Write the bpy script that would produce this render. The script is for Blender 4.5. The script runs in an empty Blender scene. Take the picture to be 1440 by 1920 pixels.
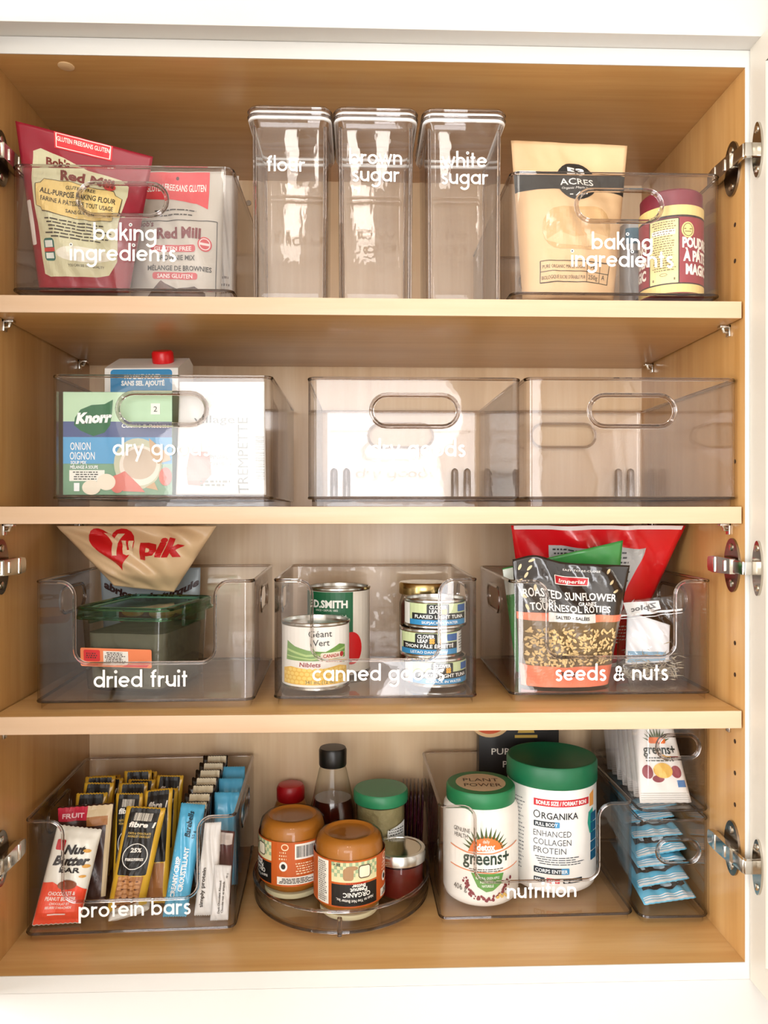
import bpy, bmesh, math, random
from mathutils import Vector, Matrix
from mathutils.geometry import tessellate_polygon
sc = bpy.context.scene
COL = sc.collection
PI = math.pi
# ------------------------------------------------------------------ camera
FOC, PX0, PY0 = 1450.0, 720.0, 955.0
TH = math.atan(47.0 / FOC)
DC = 0.82                      # lens to the cabinet's front plane (y = 0)
ZC = 1.55                      # lens height above the floor
cam = bpy.data.cameras.new('camera'); camo = bpy.data.objects.new('camera', cam); COL.objects.link(camo)
cam.sensor_fit = 'VERTICAL'; cam.sensor_height = 24.0; cam.lens = FOC / 1920 * 24.0
cam.shift_y = (PY0 - 960) / 1920.0
cam.clip_start = 0.01
camo.location = (0, -DC, ZC); camo.rotation_euler = (PI / 2, 0, -TH)
sc.camera = camo
# ------------------------------------------------------------------ light
w = bpy.data.worlds.new('sky'); sc.world = w; w.use_nodes = True
w.node_tree.nodes['Background'].inputs[0].default_value = (0.85, 0.93, 1.0, 1)
w.node_tree.nodes['Background'].inputs[1].default_value = 1.0
def area(name, loc, rot, sx, sy, power, col):
    l = bpy.data.lights.new(name, 'AREA'); l.shape = 'RECTANGLE'; l.size = sx; l.size_y = sy
    l.energy = power; l.color = col
    o = bpy.data.objects.new(name, l); COL.objects.link(o); o.location = loc; o.rotation_euler = rot
    return o
RX0, RX1, RY0, RY1, RZ1 = -1.75, 1.75, -2.75, 0.335, 2.45
DAY = (1.0, 0.98, 0.99)
area('added_window_light', (-0.17, RY0 + 0.02, 1.825), (PI / 2, 0, 0), 1.36, 0.75, 14.5, DAY)  # unseen window, added so the bin fronts mirror a bright patch
area('added_glass_door_light', (0.30, RY0 + 0.02, 0.85), (PI / 2, 0, 0), 0.42, 1.10, 10, DAY)  # unseen glazed door, added for the lower bright patch in the bins
area('added_side_window_light', (RX0 + 0.02, -1.55, 1.55), (PI / 2, 0, -PI / 2), 1.5, 1.5, 60, DAY)  # unseen side window, added to light the right panel and door
ADDED_LAMPS = (-0.15, 0.09)
for lx in ADDED_LAMPS: area('added_strip_light', (lx, -1.08, RZ1 - 0.052), (0, 0, 0), 0.09, 0.36, 0.9, (1.0, 0.94, 0.86))  # unseen ceiling strips, added and shaped to put highlights on the canisters
sc.view_settings.view_transform = 'Standard'; sc.view_settings.look = 'None'
sc.view_settings.exposure = 0.58; sc.view_settings.gamma = 1.0; sc.view_settings.use_curve_mapping = False
cy = sc.cycles
cy.max_bounces = 9; cy.diffuse_bounces = 4; cy.glossy_bounces = 4; cy.transmission_bounces = 10
cy.transparent_max_bounces = 28; cy.use_adaptive_sampling = True; cy.adaptive_threshold = 0.06; cy.sample_clamp_indirect = 6.0; cy.caustics_refractive = False; cy.blur_glossy = 0.5
try: cy.use_denoising = True
except Exception: pass

def P(px, py, y):
    u = (px - PX0) / FOC; v = (PY0 - py) / FOC
    dx = u * math.cos(TH) + math.sin(TH); dy = math.cos(TH) - u * math.sin(TH)
    t = (y + DC) / dy
    return Vector((t * dx, y, ZC + t * v))
def X(px, y): return P(px, 955, y).x
ZTOP, Z1, Z1B, Z2, Z2B, Z3, Z3B, ZBOT = [ZC + k for k in (.4758, .2246, .2065, .0028, -.0153, -.2178, -.2365, -.4877)]
XL, XR, YB = -0.387, 0.4157, 0.305
FL = 0.0130                    # height of a bin's inside floor above its shelf

# ------------------------------------------------------------------ materials
def lin(h):
    h = h.lstrip('#'); o = []
    for i in (0, 2, 4):
        c = int(h[i:i + 2], 16) / 255
        o.append(c / 12.92 if c <= 0.04045 else ((c + 0.055) / 1.055) ** 2.4)
    return (*o, 1)
MC = {}
def M(hexc, rough=0.5, metal=0.0, coat=0.0, var=0.04, bump=0.0, bscale=60.0):
    key = (hexc, rough, metal, coat, var, bump)
    if key in MC: return MC[key]
    m = bpy.data.materials.new('surface_' + hexc.strip('#')); m.use_nodes = True
    nt = m.node_tree; b = nt.nodes['Principled BSDF']
    b.inputs['Roughness'].default_value = rough; b.inputs['Metallic'].default_value = metal
    b.inputs['Coat Weight'].default_value = coat; b.inputs['Coat Roughness'].default_value = 0.12
    c = lin(hexc)
    tc = nt.nodes.new('ShaderNodeTexCoord'); nz = nt.nodes.new('ShaderNodeTexNoise')
    nz.inputs['Scale'].default_value = 45.0; nz.inputs['Detail'].default_value = 3.0
    nt.links.new(tc.outputs['Object'], nz.inputs['Vector'])
    mix = nt.nodes.new('ShaderNodeMix'); mix.data_type = 'RGBA'
    mix.inputs[6].default_value = tuple(min(1, x * (1 + var)) for x in c[:3]) + (1,)
    mix.inputs[7].default_value = tuple(x * (1 - var) for x in c[:3]) + (1,)
    nt.links.new(nz.outputs['Fac'], mix.inputs[0]); nt.links.new(mix.outputs[2], b.inputs['Base Color'])
    if bump:
        n2 = nt.nodes.new('ShaderNodeTexNoise'); n2.inputs['Scale'].default_value = bscale
        nt.links.new(tc.outputs['Object'], n2.inputs['Vector'])
        bp = nt.nodes.new('ShaderNodeBump'); bp.inputs['Strength'].default_value = bump; bp.inputs['Distance'].default_value = 0.004
        nt.links.new(n2.outputs['Fac'], bp.inputs['Height']); nt.links.new(bp.outputs['Normal'], b.inputs['Normal'])
    MC[key] = m
    return m
def wood(name, c1, c2, c3, axis, rough=0.34):
    m = bpy.data.materials.new(name); m.use_nodes = True
    nt = m.node_tree; b = nt.nodes['Principled BSDF']; b.inputs['Roughness'].default_value = rough
    b.inputs['Coat Weight'].default_value = 0.25; b.inputs['Coat Roughness'].default_value = 0.16
    tc = nt.nodes.new('ShaderNodeTexCoord'); mp = nt.nodes.new('ShaderNodeMapping')
    mp.inputs['Scale'].default_value = {'x': (1.1, 22, 22), 'z': (22, 22, 1.1), 'y': (22, 1.1, 22)}[axis]
    nt.links.new(tc.outputs['Object'], mp.inputs['Vector'])
    n1 = nt.nodes.new('ShaderNodeTexNoise'); n1.inputs['Scale'].default_value = 1.4; n1.inputs['Detail'].default_value = 4; n1.inputs['Distortion'].default_value = 0.6
    n2 = nt.nodes.new('ShaderNodeTexNoise'); n2.inputs['Scale'].default_value = 9.0; n2.inputs['Detail'].default_value = 3
    nt.links.new(mp.outputs['Vector'], n1.inputs['Vector']); nt.links.new(mp.outputs['Vector'], n2.inputs['Vector'])
    ad = nt.nodes.new('ShaderNodeMath'); ad.operation = 'MULTIPLY_ADD'; ad.inputs[1].default_value = 0.35
    nt.links.new(n2.outputs['Fac'], ad.inputs[0]); nt.links.new(n1.outputs['Fac'], ad.inputs[2])
    rp = nt.nodes.new('ShaderNodeValToRGB'); e = rp.color_ramp.elements
    e[0].position = 0.38; e[0].color = lin(c1); e[1].position = 0.95; e[1].color = lin(c3)
    k = e.new(0.66); k.color = lin(c2)
    nt.links.new(ad.outputs[0], rp.inputs[0]); nt.links.new(rp.outputs[0], b.inputs['Base Color'])
    bp = nt.nodes.new('ShaderNodeBump'); bp.inputs['Strength'].default_value = 0.06; bp.inputs['Distance'].default_value = 0.002
    nt.links.new(n2.outputs['Fac'], bp.inputs['Height']); nt.links.new(bp.outputs['Normal'], b.inputs['Normal'])
    return m
WOODX = wood('maple_across', '#b98a50', '#c69a60', '#d2aa72', 'x')
WOODZ = wood('maple_upright', '#ae7f45', '#bc8f56', '#caa068', 'z')
WOODE = wood('maple_edge_band', '#cfae8c', '#d7b796', '#dfc2a5', 'x', 0.5)
WOODB = wood('maple_back_brightened', '#dcbb92', '#e6c9a2', '#efd7b6', 'z')  # back panel maple lightened in colour to stand in for frontal light
WHITE = M('#d2d1cc', 0.42, var=0.01)
DOORW = M('#cbc4b6', 0.40, var=0.01)
def clearmat(name, tint, edge, rough=0.02, ior=1.49, gl=1.0):
    """thin clear plastic: Fresnel reflection over tinted transparency, the tint deepening where the wall is seen edge-on"""
    m = bpy.data.materials.new(name); m.use_nodes = True; nt = m.node_tree
    for n in list(nt.nodes): nt.nodes.remove(n)
    N = nt.nodes.new; L = nt.links.new
    out = N('ShaderNodeOutputMaterial'); geo = N('ShaderNodeNewGeometry')
    io = N('ShaderNodeMix'); io.inputs[2].default_value = ior; io.inputs[3].default_value = 1 / ior
    L(geo.outputs['Backfacing'], io.inputs[0])
    fr = N('ShaderNodeFresnel'); L(io.outputs[0], fr.inputs['IOR'])
    fm = N('ShaderNodeMath'); fm.operation = 'MULTIPLY'; fm.inputs[1].default_value = gl; L(fr.outputs[0], fm.inputs[0])
    lw = N('ShaderNodeLayerWeight'); lw.inputs[0].default_value = 0.5
    pw = N('ShaderNodeMath'); pw.operation = 'POWER'; pw.inputs[1].default_value = 3.0; L(lw.outputs['Facing'], pw.inputs[0])
    nz = N('ShaderNodeTexNoise'); nz.inputs['Scale'].default_value = 6.0
    tcx = N('ShaderNodeMix'); tcx.data_type = 'RGBA'; tcx.inputs[6].default_value = (*tint, 1); tcx.inputs[7].default_value = (*edge, 1)
    L(pw.outputs[0], tcx.inputs[0])
    tr = N('ShaderNodeBsdfTransparent'); L(tcx.outputs[2], tr.inputs[0])
    gs = N('ShaderNodeBsdfGlossy'); gs.inputs['Roughness'].default_value = rough
    bp = N('ShaderNodeBump'); bp.inputs['Strength'].default_value = 0.02; bp.inputs['Distance'].default_value = 0.01
    L(nz.outputs['Fac'], bp.inputs['Height']); L(bp.outputs['Normal'], gs.inputs['Normal'])
    mx = N('ShaderNodeMixShader'); L(fm.outputs[0], mx.inputs[0]); L(tr.outputs[0], mx.inputs[1]); L(gs.outputs[0], mx.inputs[2])
    L(mx.outputs[0], out.inputs[0])
    return m
CLEAR = clearmat('clear_plastic', (.995, .991, .989), (.62, .56, .53))
CLEAR2 = clearmat('smoky_plastic', (.972, .968, .968), (.45, .42, .42))
FILM = clearmat('clear_film', (.93, .93, .94), (.6, .6, .62), 0.08, 1.5, 1.3)
GLASSY = clearmat('jar_glass', (.95, .95, .93), (.45, .45, .40), 0.01, 1.5, 0.6)
GREENCLEAR = clearmat('green_tinted_plastic', (.62, .86, .73), (.20, .46, .34), 0.05)
SMOKE = clearmat('smoked_plastic', (.80, .82, .79), (.42, .44, .42), 0.06)
def solidglass(name, col, rough=0.0, ior=1.49):
    m = bpy.data.materials.new(name); m.use_nodes = True; b = m.node_tree.nodes['Principled BSDF']
    nz = m.node_tree.nodes.new('ShaderNodeTexNoise'); nz.inputs['Scale'].default_value = 30
    mr = m.node_tree.nodes.new('ShaderNodeMapRange'); mr.inputs[3].default_value = rough; mr.inputs[4].default_value = rough + 0.02
    m.node_tree.links.new(nz.outputs['Fac'], mr.inputs[0]); m.node_tree.links.new(mr.outputs[0], b.inputs['Roughness'])
    b.inputs['Base Color'].default_value = (*col, 1)
    b.inputs['Transmission Weight'].default_value = 1.0; b.inputs['IOR'].default_value = ior
    return m
RIM = solidglass('clear_rim_darkened', (.66, .60, .57))  # tint darkened to stand in for dark refraction along the rims
RIMD = solidglass('clear_base_darkened', (.30, .26, .25))  # deeper tint, standing in for the dark refracted line at the base
METAL = M('#c9c4ba', 0.16, 1.0, var=0.03)
METALD = M('#8d8478', 0.22, 1.0, var=0.05)
GOLD = M('#c9b27a', 0.22, 1.0)
TIN = M('#cfcfca', 0.22, 1.0)

ORD = ('first', 'second', 'third', 'fourth', 'fifth', 'sixth', 'seventh', 'eighth')
# ------------------------------------------------------------------ mesh helpers
def link(o, parent=None):
    COL.objects.link(o)
    if parent is not None: o.parent = parent
    return o
def mobj(name, verts, faces, mat, parent=None, smooth=False):
    me = bpy.data.meshes.new(name); me.from_pydata([tuple(v) for v in verts], [], faces)
    me.materials.append(mat); me.validate()
    if smooth:
        me.polygons.foreach_set('use_smooth', [True] * len(me.polygons))
    me.update()
    return link(bpy.data.objects.new(name, me), parent)
def bobj(name, bm, mat, parent=None, smooth=False):
    bmesh.ops.recalc_face_normals(bm, faces=bm.faces[:])
    me = bpy.data.meshes.new(name); bm.to_mesh(me); bm.free(); me.materials.append(mat)
    if smooth:
        me.polygons.foreach_set('use_smooth', [True] * len(me.polygons))
        try: me.set_sharp_from_angle(angle=math.radians(38))
        except Exception: pass
    return link(bpy.data.objects.new(name, me), parent)
def thing(name, label, cat, loc=(0, 0, 0), rz=0.0, group=None):
    o = bpy.data.objects.new(name, None); o.empty_display_size = 0.02; COL.objects.link(o)
    o.location = loc; o.rotation_euler = (0, 0, rz)
    return tag(o, label, cat, group)
def tag(o, label, cat, group=None):
    o['label'] = label; o['category'] = cat
    if group: o['group'] = group
    return o
def struct(o):
    o['kind'] = 'structure'; return o
def box(bm, x0, x1, y0, y1, z0, z1, bev=0.0):
    v = [bm.verts.new(p) for p in ((x0, y0, z0), (x1, y0, z0), (x1, y1, z0), (x0, y1, z0), (x0, y0, z1), (x1, y0, z1), (x1, y1, z1), (x0, y1, z1))]
    f = [bm.faces.new([v[i] for i in q]) for q in ((0, 3, 2, 1), (4, 5, 6, 7), (0, 1, 5, 4), (1, 2, 6, 5), (2, 3, 7, 6), (3, 0, 4, 7))]
    if bev:
        es = list({e for q in f for e in q.edges})
        bmesh.ops.bevel(bm, geom=es, offset=bev, segments=2, affect='EDGES', profile=0.6)
def boxobj(name, d, mat, parent=None, bev=0.0):
    bm = bmesh.new(); box(bm, *d, bev=bev); return bobj(name, bm, mat, parent, smooth=bev > 0)
def lathe(bm, prof, seg=48, c=(0, 0), cap=True):
    rings = []
    for r, z in prof:
        if r < 1e-6: rings.append([bm.verts.new((c[0], c[1], z))])
        else: rings.append([bm.verts.new((c[0] + r * math.cos(2 * PI * i / seg), c[1] + r * math.sin(2 * PI * i / seg), z)) for i in range(seg)])
    for a, b in zip(rings, rings[1:]):
        for i in range(seg):
            j = (i + 1) % seg
            if len(a) == 1 and len(b) == 1: continue
            if len(a) == 1: bm.faces.new((a[0], b[i], b[j]))
            elif len(b) == 1: bm.faces.new((a[i], b[0], a[j]))
            else: bm.faces.new((a[i], a[j], b[j], b[i]))
    if cap:
        for r in (rings[0], rings[-1]):
            if len(r) > 2: bm.faces.new(r)
def latheobj(name, prof, mat, parent, seg=48, cap=True):
    bm = bmesh.new(); lathe(bm, prof, seg, cap=cap); return bobj(name, bm, mat, parent, True)
def tube(bm, pts, r, closed=False, n=8, caps=True):
    pts = [Vector(p) for p in pts]; N = len(pts); rings = []; up = None
    for i in range(N):
        a = pts[(i - 1) % N] if (closed or i > 0) else pts[i]
        b = pts[(i + 1) % N] if (closed or i < N - 1) else pts[i]
        t = (b - a).normalized()
        if up is None:
            up = Vector((0, 0, 1)) if abs(t.z) < 0.9 else Vector((0, 1, 0))
        s = t.cross(up)
        if s.length < 1e-5: s = t.cross(Vector((1, 0, 0)))
        s.normalize(); up2 = s.cross(t).normalized(); up = up2
        rr = r[i] if isinstance(r, (list, tuple)) else r
        rings.append([bm.verts.new(pts[i] + (s * math.cos(2 * PI * k / n) + up2 * math.sin(2 * PI * k / n)) * rr) for k in range(n)])
    for i in range(N if closed else N - 1):
        A, B = rings[i], rings[(i + 1) % N]; sh = 0
        if closed and i == N - 1:
            sh = min(range(n), key=lambda s: sum((A[k].co - B[(k + s) % n].co).length for k in range(n)))
        for k in range(n):
            bm.faces.new((A[k], A[(k + 1) % n], B[(k + 1 + sh) % n], B[(k + sh) % n]))
    if not closed and caps:
        bm.faces.new(rings[0]); bm.faces.new(rings[-1])
def rrect(w, h, r, n=6, cx=0, cz=0):
    o = []
    for (sx, sz, a0) in ((1, -1, -PI / 2), (1, 1, 0), (-1, 1, PI / 2), (-1, -1, PI)):
        for i in range(n + 1):
            a = a0 + PI / 2 * i / n
            o.append((cx + sx * (w / 2 - r) + r * math.cos(a), cz + sz * (h / 2 - r) + r * math.sin(a)))
    return o
def prism(bm, outline, y0, y1, f=None):
    """2D outline in x,z pushed from y0 to y1"""
    f = f or (lambda x, y, z: (x, y, z)); n = len(outline)
    A = [bm.verts.new(f(x, y0, z)) for x, z in outline]; B = [bm.verts.new(f(x, y1, z)) for x, z in outline]
    for t in tessellate_polygon([[Vector((x, z, 0)) for x, z in outline]]):
        bm.faces.new([A[i] for i in t]); bm.faces.new([B[i] for i in t])
    for i in range(n):
        j = (i + 1) % n; bm.faces.new((A[i], A[j], B[j], B[i]))

# ------------------------------------------------------------------ flat print: 2D shapes as (verts, tris)
TXT = {}
def text2d(body, bold=0.0):
    k = (body, bold)
    if k not in TXT:
        c = bpy.data.curves.new('t', 'FONT'); c.body = body; c.resolution_u = 2; c.offset = bold; c.align_x = 'LEFT'
        ob = bpy.data.objects.new('t', c); me = bpy.data.meshes.new_from_object(ob)
        v = [(p.co.x, p.co.y) for p in me.vertices]; t = [tuple(q.vertices) for q in me.polygons]
        bpy.data.objects.remove(ob); bpy.data.curves.remove(c); bpy.data.meshes.remove(me)
        TXT[k] = (v, t)
    return TXT[k]
def T(body, x, z, h, w=None, bold=0.0, rot=0.0, shear=0.0, arc=0.0, fx=1.0):
    """text centred on x, baseline z, capital height h, optionally fitted to width w"""
    v, t = text2d(body, bold); s = h / 0.72
    if not v: return ([], [])
    x0 = min(p[0] for p in v); x1 = max(p[0] for p in v)
    kx = (w / (x1 - x0)) if w else s
    kx *= fx
    o = []
    for a, b in v:
        X_ = (a - (x0 + x1) / 2) * kx; Z_ = b * s; X_ += Z_ * shear
        Z_ += arc * (X_ / max(1e-9, (x1 - x0) * abs(kx) / 2)) ** 2
        o.append((X_, Z_))
    c, sn = math.cos(rot), math.sin(rot)
    return ([(x + a * c - b * sn, z + a * sn + b * c) for a, b in o], t)
def poly(pts):
    return (list(pts), [tuple(q) for q in tessellate_polygon([[Vector((a, b, 0)) for a, b in pts]])])
def R(x0, x1, z0, z1, r=0.0):
    if r: return poly(rrect(x1 - x0, z1 - z0, r, 4, (x0 + x1) / 2, (z0 + z1) / 2))
    return ([(x0, z0), (x1, z0), (x1, z1), (x0, z1)], [(0, 1, 2), (0, 2, 3)])
def E(cx, cz, a, b=None, n=28):
    b = a if b is None else b
    v = [(cx, cz)] + [(cx + a * math.cos(2 * PI * i / n), cz + b * math.sin(2 * PI * i / n)) for i in range(n)]
    return (v, [(0, 1 + i, 1 + (i + 1) % n) for i in range(n)])
def stroke(pts, wd, closed=False):
    n = len(pts); L_, R_ = [], []
    for i in range(n):
        a = pts[(i - 1) % n] if (closed or i) else pts[i]; b = pts[(i + 1) % n] if (closed or i < n - 1) else pts[i]
        dx, dz = b[0] - a[0], b[1] - a[1]; l = math.hypot(dx, dz) or 1
        nx, nz = -dz / l * wd / 2, dx / l * wd / 2
        if (closed or 0 < i < n - 1):
            d1 = (pts[i][0] - a[0], pts[i][1] - a[1]); l1 = math.hypot(*d1) or 1
            cs = max(0.5, (d1[0] * dx + d1[1] * dz) / (l1 * l)); nx /= cs; nz /= cs
        L_.append((pts[i][0] + nx, pts[i][1] + nz)); R_.append((pts[i][0] - nx, pts[i][1] - nz))
    v = L_ + R_; t = []
    for i in range(n if closed else n - 1):
        j = (i + 1) % n; t += [(i, n + i, n + j), (i, n + j, j)]
    return (v, t)
def frame(x0, x1, z0, z1, wd, r=0.0):
    return stroke(rrect(x1 - x0, z1 - z0, max(r, 1e-4), 3 if r else 1, (x0 + x1) / 2, (z0 + z1) / 2), wd, True)
def ring(cx, cz, a, b, wd, n=32):
    return stroke([(cx + a * math.cos(2 * PI * i / n), cz + b * math.sin(2 * PI * i / n)) for i in range(n)], wd, True)
def lines(x0, x1, z0, z1, n, h, seed=1, just=False):
    """rows of print too small to read"""
    rnd = random.Random(seed); o = []
    for i in range(n):
        z = z1 - (z1 - z0) * (i + 0.5) / n; x = x0 + (0 if just else rnd.random() * 0.12 * (x1 - x0)); e = x1 - (0 if just else rnd.random() * 0.25 * (x1 - x0))
        while x < e:
            l = (x1 - x0) * rnd.uniform(.04, .14); o.append(R(x, min(e, x + l), z - h / 2, z + h / 2)); x += l + h * 0.9
    return o
def barcode(x0, x1, z0, z1, seed=2, vert=True):
    rnd = random.Random(seed); o = []; a, b = (x0, x1) if vert else (z0, z1); p = a
    while p < b:
        wd = (b - a) * rnd.choice((.012, .02, .035)); q = min(b, p + wd)
        o.append(R(p, q, z0, z1) if vert else R(x0, x1, p, q)); p = q + (b - a) * rnd.choice((.012, .02, .03))
    return o
def decal(parent, name, shapes, mat, F, e, g=None):
    """shapes laid on the surface F(x, z, e) and joined into one printed part"""
    V, Fc = [], []
    if isinstance(shapes, tuple): shapes = [shapes]
    for si, (v, t) in enumerate(shapes):
        if not v: continue
        ee = e; e = ee + (si % 5) * 2e-5
        if g:
            bm = bmesh.new(); vs = [bm.verts.new((a, b, 0)) for a, b in v]
            for q in t:
                try: bm.faces.new([vs[i] for i in q])
                except ValueError: pass
            for ax in (0, 1):
                gg = g[ax] if isinstance(g, tuple) else g
                lo = min(p[ax] for p in v); hi = max(p[ax] for p in v); k = math.ceil(lo / gg + 1e-6)
                while k * gg < hi - 1e-6 * gg:
                    co = [0, 0, 0]; no = [0, 0, 0]; co[ax] = k * gg; no[ax] = 1
                    bmesh.ops.bisect_plane(bm, geom=bm.verts[:] + bm.edges[:] + bm.faces[:], plane_co=co, plane_no=no); k += 1
            bm.verts.index_update(); b0 = len(V)
            V += [F(p.co.x, p.co.y, e) for p in bm.verts]; Fc += [[b0 + q.index for q in f.verts] for f in bm.faces]; bm.free()
        else:
            b0 = len(V); V += [F(a, b, e) for a, b in v]; Fc += [[b0 + i for i in q] for q in t]
        e = ee
    return mobj(name, V, Fc, mat, parent)
# rounded geometric lettering of the white bin labels, drawn from strokes
def arcp(cx, cz, r, a0, a1, n=12):
    return [(cx + r * math.cos(math.radians(a0 + (a1 - a0) * i / n)), cz + r * math.sin(math.radians(a0 + (a1 - a0) * i / n))) for i in range(n + 1)]
O_ = arcp(.47, .5, .385, 0, 360, 22)
GL = {
 'a': ([O_, [(.855, 0), (.855, 1)]], .97), 'b': ([O_, [(.085, 0), (.085, 1.55)]], .97), 'c': ([arcp(.47, .5, .385, 48, 312, 16)], .84),
 'd': ([O_, [(.855, 0), (.855, 1.55)]], .97), 'e': ([arcp(.47, .5, .385, 0, 318, 18), [(.1, .5), (.855, .5)]], .95),
 'f': ([[(.24, 0), (.24, 1.2)] + arcp(.47, 1.2, .23, 180, 75, 6), [(.02, .92), (.5, .92)]], .55),
 'g': ([O_, [(.855, 1), (.855, -.08)] + arcp(.47, -.08, .385, 0, -150, 10)[1:]], .97),
 'h': ([[(.1, 0), (.1, 1.55)], arcp(.43, .55, .33, 180, 0, 10) + [(.76, 0)]], .87), 'i': ([[(.1, 0), (.1, 1)], arcp(.1, 1.36, .045, 0, 360, 8)], .22),
 'k': ([[(.1, 0), (.1, 1.55)], [(.12, .42), (.62, 1)], [(.32, .62), (.7, 0)]], .72), 'l': ([[(.1, 0), (.1, 1.55)]], .22),
 'n': ([[(.1, 0), (.1, 1)], arcp(.43, .55, .33, 180, 0, 10) + [(.76, 0)]], .87), 'o': ([O_], .95),
 'p': ([O_, [(.085, -.5), (.085, 1)]], .97), 'r': ([[(.1, 0), (.1, 1)], arcp(.4, .58, .3, 180, 62, 7)], .55),
 's': ([arcp(.34, .72, .2, 30, 200, 8) + [(.18, .6), (.48, .44)] + arcp(.33, .27, .22, 35, -155, 9)], .65),
 't': ([[(.24, 0), (.24, 1.38)], [(.02, .92), (.48, .92)]], .53), 'u': ([[(.1, 1), (.1, .45)] + arcp(.43, .45, .33, 180, 360, 10), [(.76, 1), (.76, 0)]], .87),
 'w': ([[(.02, 1), (.32, 0), (.6, .9), (.88, 0), (1.18, 1)]], 1.22), 'y': ([[(.03, 1), (.4, .02)], [(.78, 1), (.2, -.5)]], .82),
 '&': ([[(.95, 0), (.3, .85)] + arcp(.47, 1.02, .2, 200, -20, 9) + [(.62, .85), (.2, .5)] + arcp(.36, .3, .26, 140, 320, 9) + [(.9, .62)]], 1.05), ' ': ([], .42)}
def label2d(body, x, z, xh, wd=0.2, sp=0.13):
    W_ = sum(GL[c][1] + sp for c in body) - sp; p = -W_ / 2; o = []
    for c in body:
        for s in GL[c][0]:
            cl = len(s) > 4 and math.hypot(s[0][0] - s[-1][0], s[0][1] - s[-1][1]) < 1e-6
            o.append(stroke([(x + (a + p) * xh, z + b * xh) for a, b in (s[:-1] if cl else s)], wd * xh, cl))
        p += GL[c][1] + sp
    return o
LETTER = M('#fbfbf8', 0.6, var=0.0)
def lettering(parent, rows, xh, F=None):
    F = F or (lambda x, z, e: (x, -e, z)); sh = []
    for body, x, z in rows: sh += label2d(body, x, z, xh)
    return decal(parent, 'lettering', sh, LETTER, F, 0.0005)
# ------------------------------------------------------------------ the room around the cabinet
PAINT = M('#ece9e2', 0.7, var=0.015)
def wall_with_hole(name, axis, pos, thick, a0, a1, z0, z1, hole):
    bm = bmesh.new(); h0, h1, k0, k1 = hole
    for (p, q, r, s) in ((a0, h0, z0, z1), (h1, a1, z0, z1), (h0, h1, z0, k0), (h0, h1, k1, z1)):
        if q - p < 1e-6 or s - r < 1e-6: continue
        if axis == 'y': box(bm, p, q, pos, pos + thick, r, s)
        else: box(bm, pos, pos + thick, p, q, r, s)
    return struct(bobj(name, bm, PAINT))
struct(boxobj('floor', (RX0 - .1, RX1 + .1, RY0 - .1, RY1 + .1, -0.06, 0), M('#8f7354', 0.45, var=0.1)))
struct(boxobj('ceiling', (RX0 - .1, RX1 + .1, RY0 - .1, RY1 + .1, RZ1, RZ1 + .06), PAINT))
struct(boxobj('wall_back', (RX0 - .1, RX1 + .1, RY1, RY1 + .1, 0, RZ1), PAINT))
struct(boxobj('wall_right', (RX1, RX1 + .1, RY0, RY1, 0, RZ1), M('#8d7c68', .6, var=.03)))
wf = wall_with_hole('wall_front', 'y', RY0 - .1, .1, RX0 - .1, RX1 + .1, 0, RZ1, (-.85, .51, 1.45, 2.20))
bm = bmesh.new()                 # the same wall below the added window, with the added glazed door's opening
for d in ((RX0 - .1, .09, RY0 - .1, RY0, 0, 1.45), (.51, RX1 + .1, RY0 - .1, RY0, 0, 1.45), (.09, .51, RY0 - .1, RY0, 1.40, 1.45), (.09, .51, RY0 - .1, RY0, 0, .30),
          (RX0 - .1, -.85, RY0 - .1, RY0, 1.45, RZ1), (.51, RX1 + .1, RY0 - .1, RY0, 1.45, RZ1), (-.85, .51, RY0 - .1, RY0, 2.20, RZ1)): box(bm, *d)
me = bpy.data.meshes.new('wall_front'); bm.to_mesh(me); bm.free(); me.materials.append(PAINT); wf.data = me
wall_with_hole('wall_left', 'x', RX0 - .1, .1, RY0, RY1, 0, RZ1, (-2.3, -.8, .8, 2.3))
def window(name, axis, pos, h):
    bm = bmesh.new(); a0, a1, z0, z1 = h; t = .03
    for (p, q, r, s) in ((a0, a0 + t, z0, z1), (a1 - t, a1, z0, z1), (a0 + t, a1 - t, z0, z0 + t), (a0 + t, a1 - t, z1 - t, z1)):
        box(bm, p, q, pos, pos + .04, r, s) if axis == 'y' else box(bm, pos, pos + .04, p, q, r, s)
    o = struct(bobj(name, bm, WHITE))
    d = (a0 + t, a1 - t, pos + .018, pos + .022, z0 + t, z1 - t) if axis == 'y' else (pos + .018, pos + .022, a0 + t, a1 - t, z0 + t, z1 - t)
    boxobj('pane', d, GLASSY, o)
window('added_window_1', 'y', RY0 - .08, (-.85, .51, 1.45, 2.20))  # added window, sized for its reflection in the bins
window('added_window_2', 'x', RX0 - .08, (-2.3, -.8, .8, 2.3))  # added opening for the side light
window('added_door_1', 'y', RY0 - .08, (.09, .51, .30, 1.40))  # added glazed door, placed for its reflection in the lower bins
for lx, lab in zip(ADDED_LAMPS, ('added ceiling strip lamp for canister highlights, the one farther from the brown wall', 'added ceiling strip lamp for canister highlights, the one nearer the brown wall')):
    lamp = thing('added_strip_lamp', lab, 'lamp', (lx, -1.08, RZ1))  # unseen fitting, added to carry the canister highlight strips
    boxobj('lamp_base', (-.055, .055, -.20, .20, -.03, 0), WHITE, lamp, .004)
    boxobj('diffuser', (-.05, .05, -.19, .19, -.048, -.03), M('#fbf6ea', .5), lamp, .004)

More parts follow.
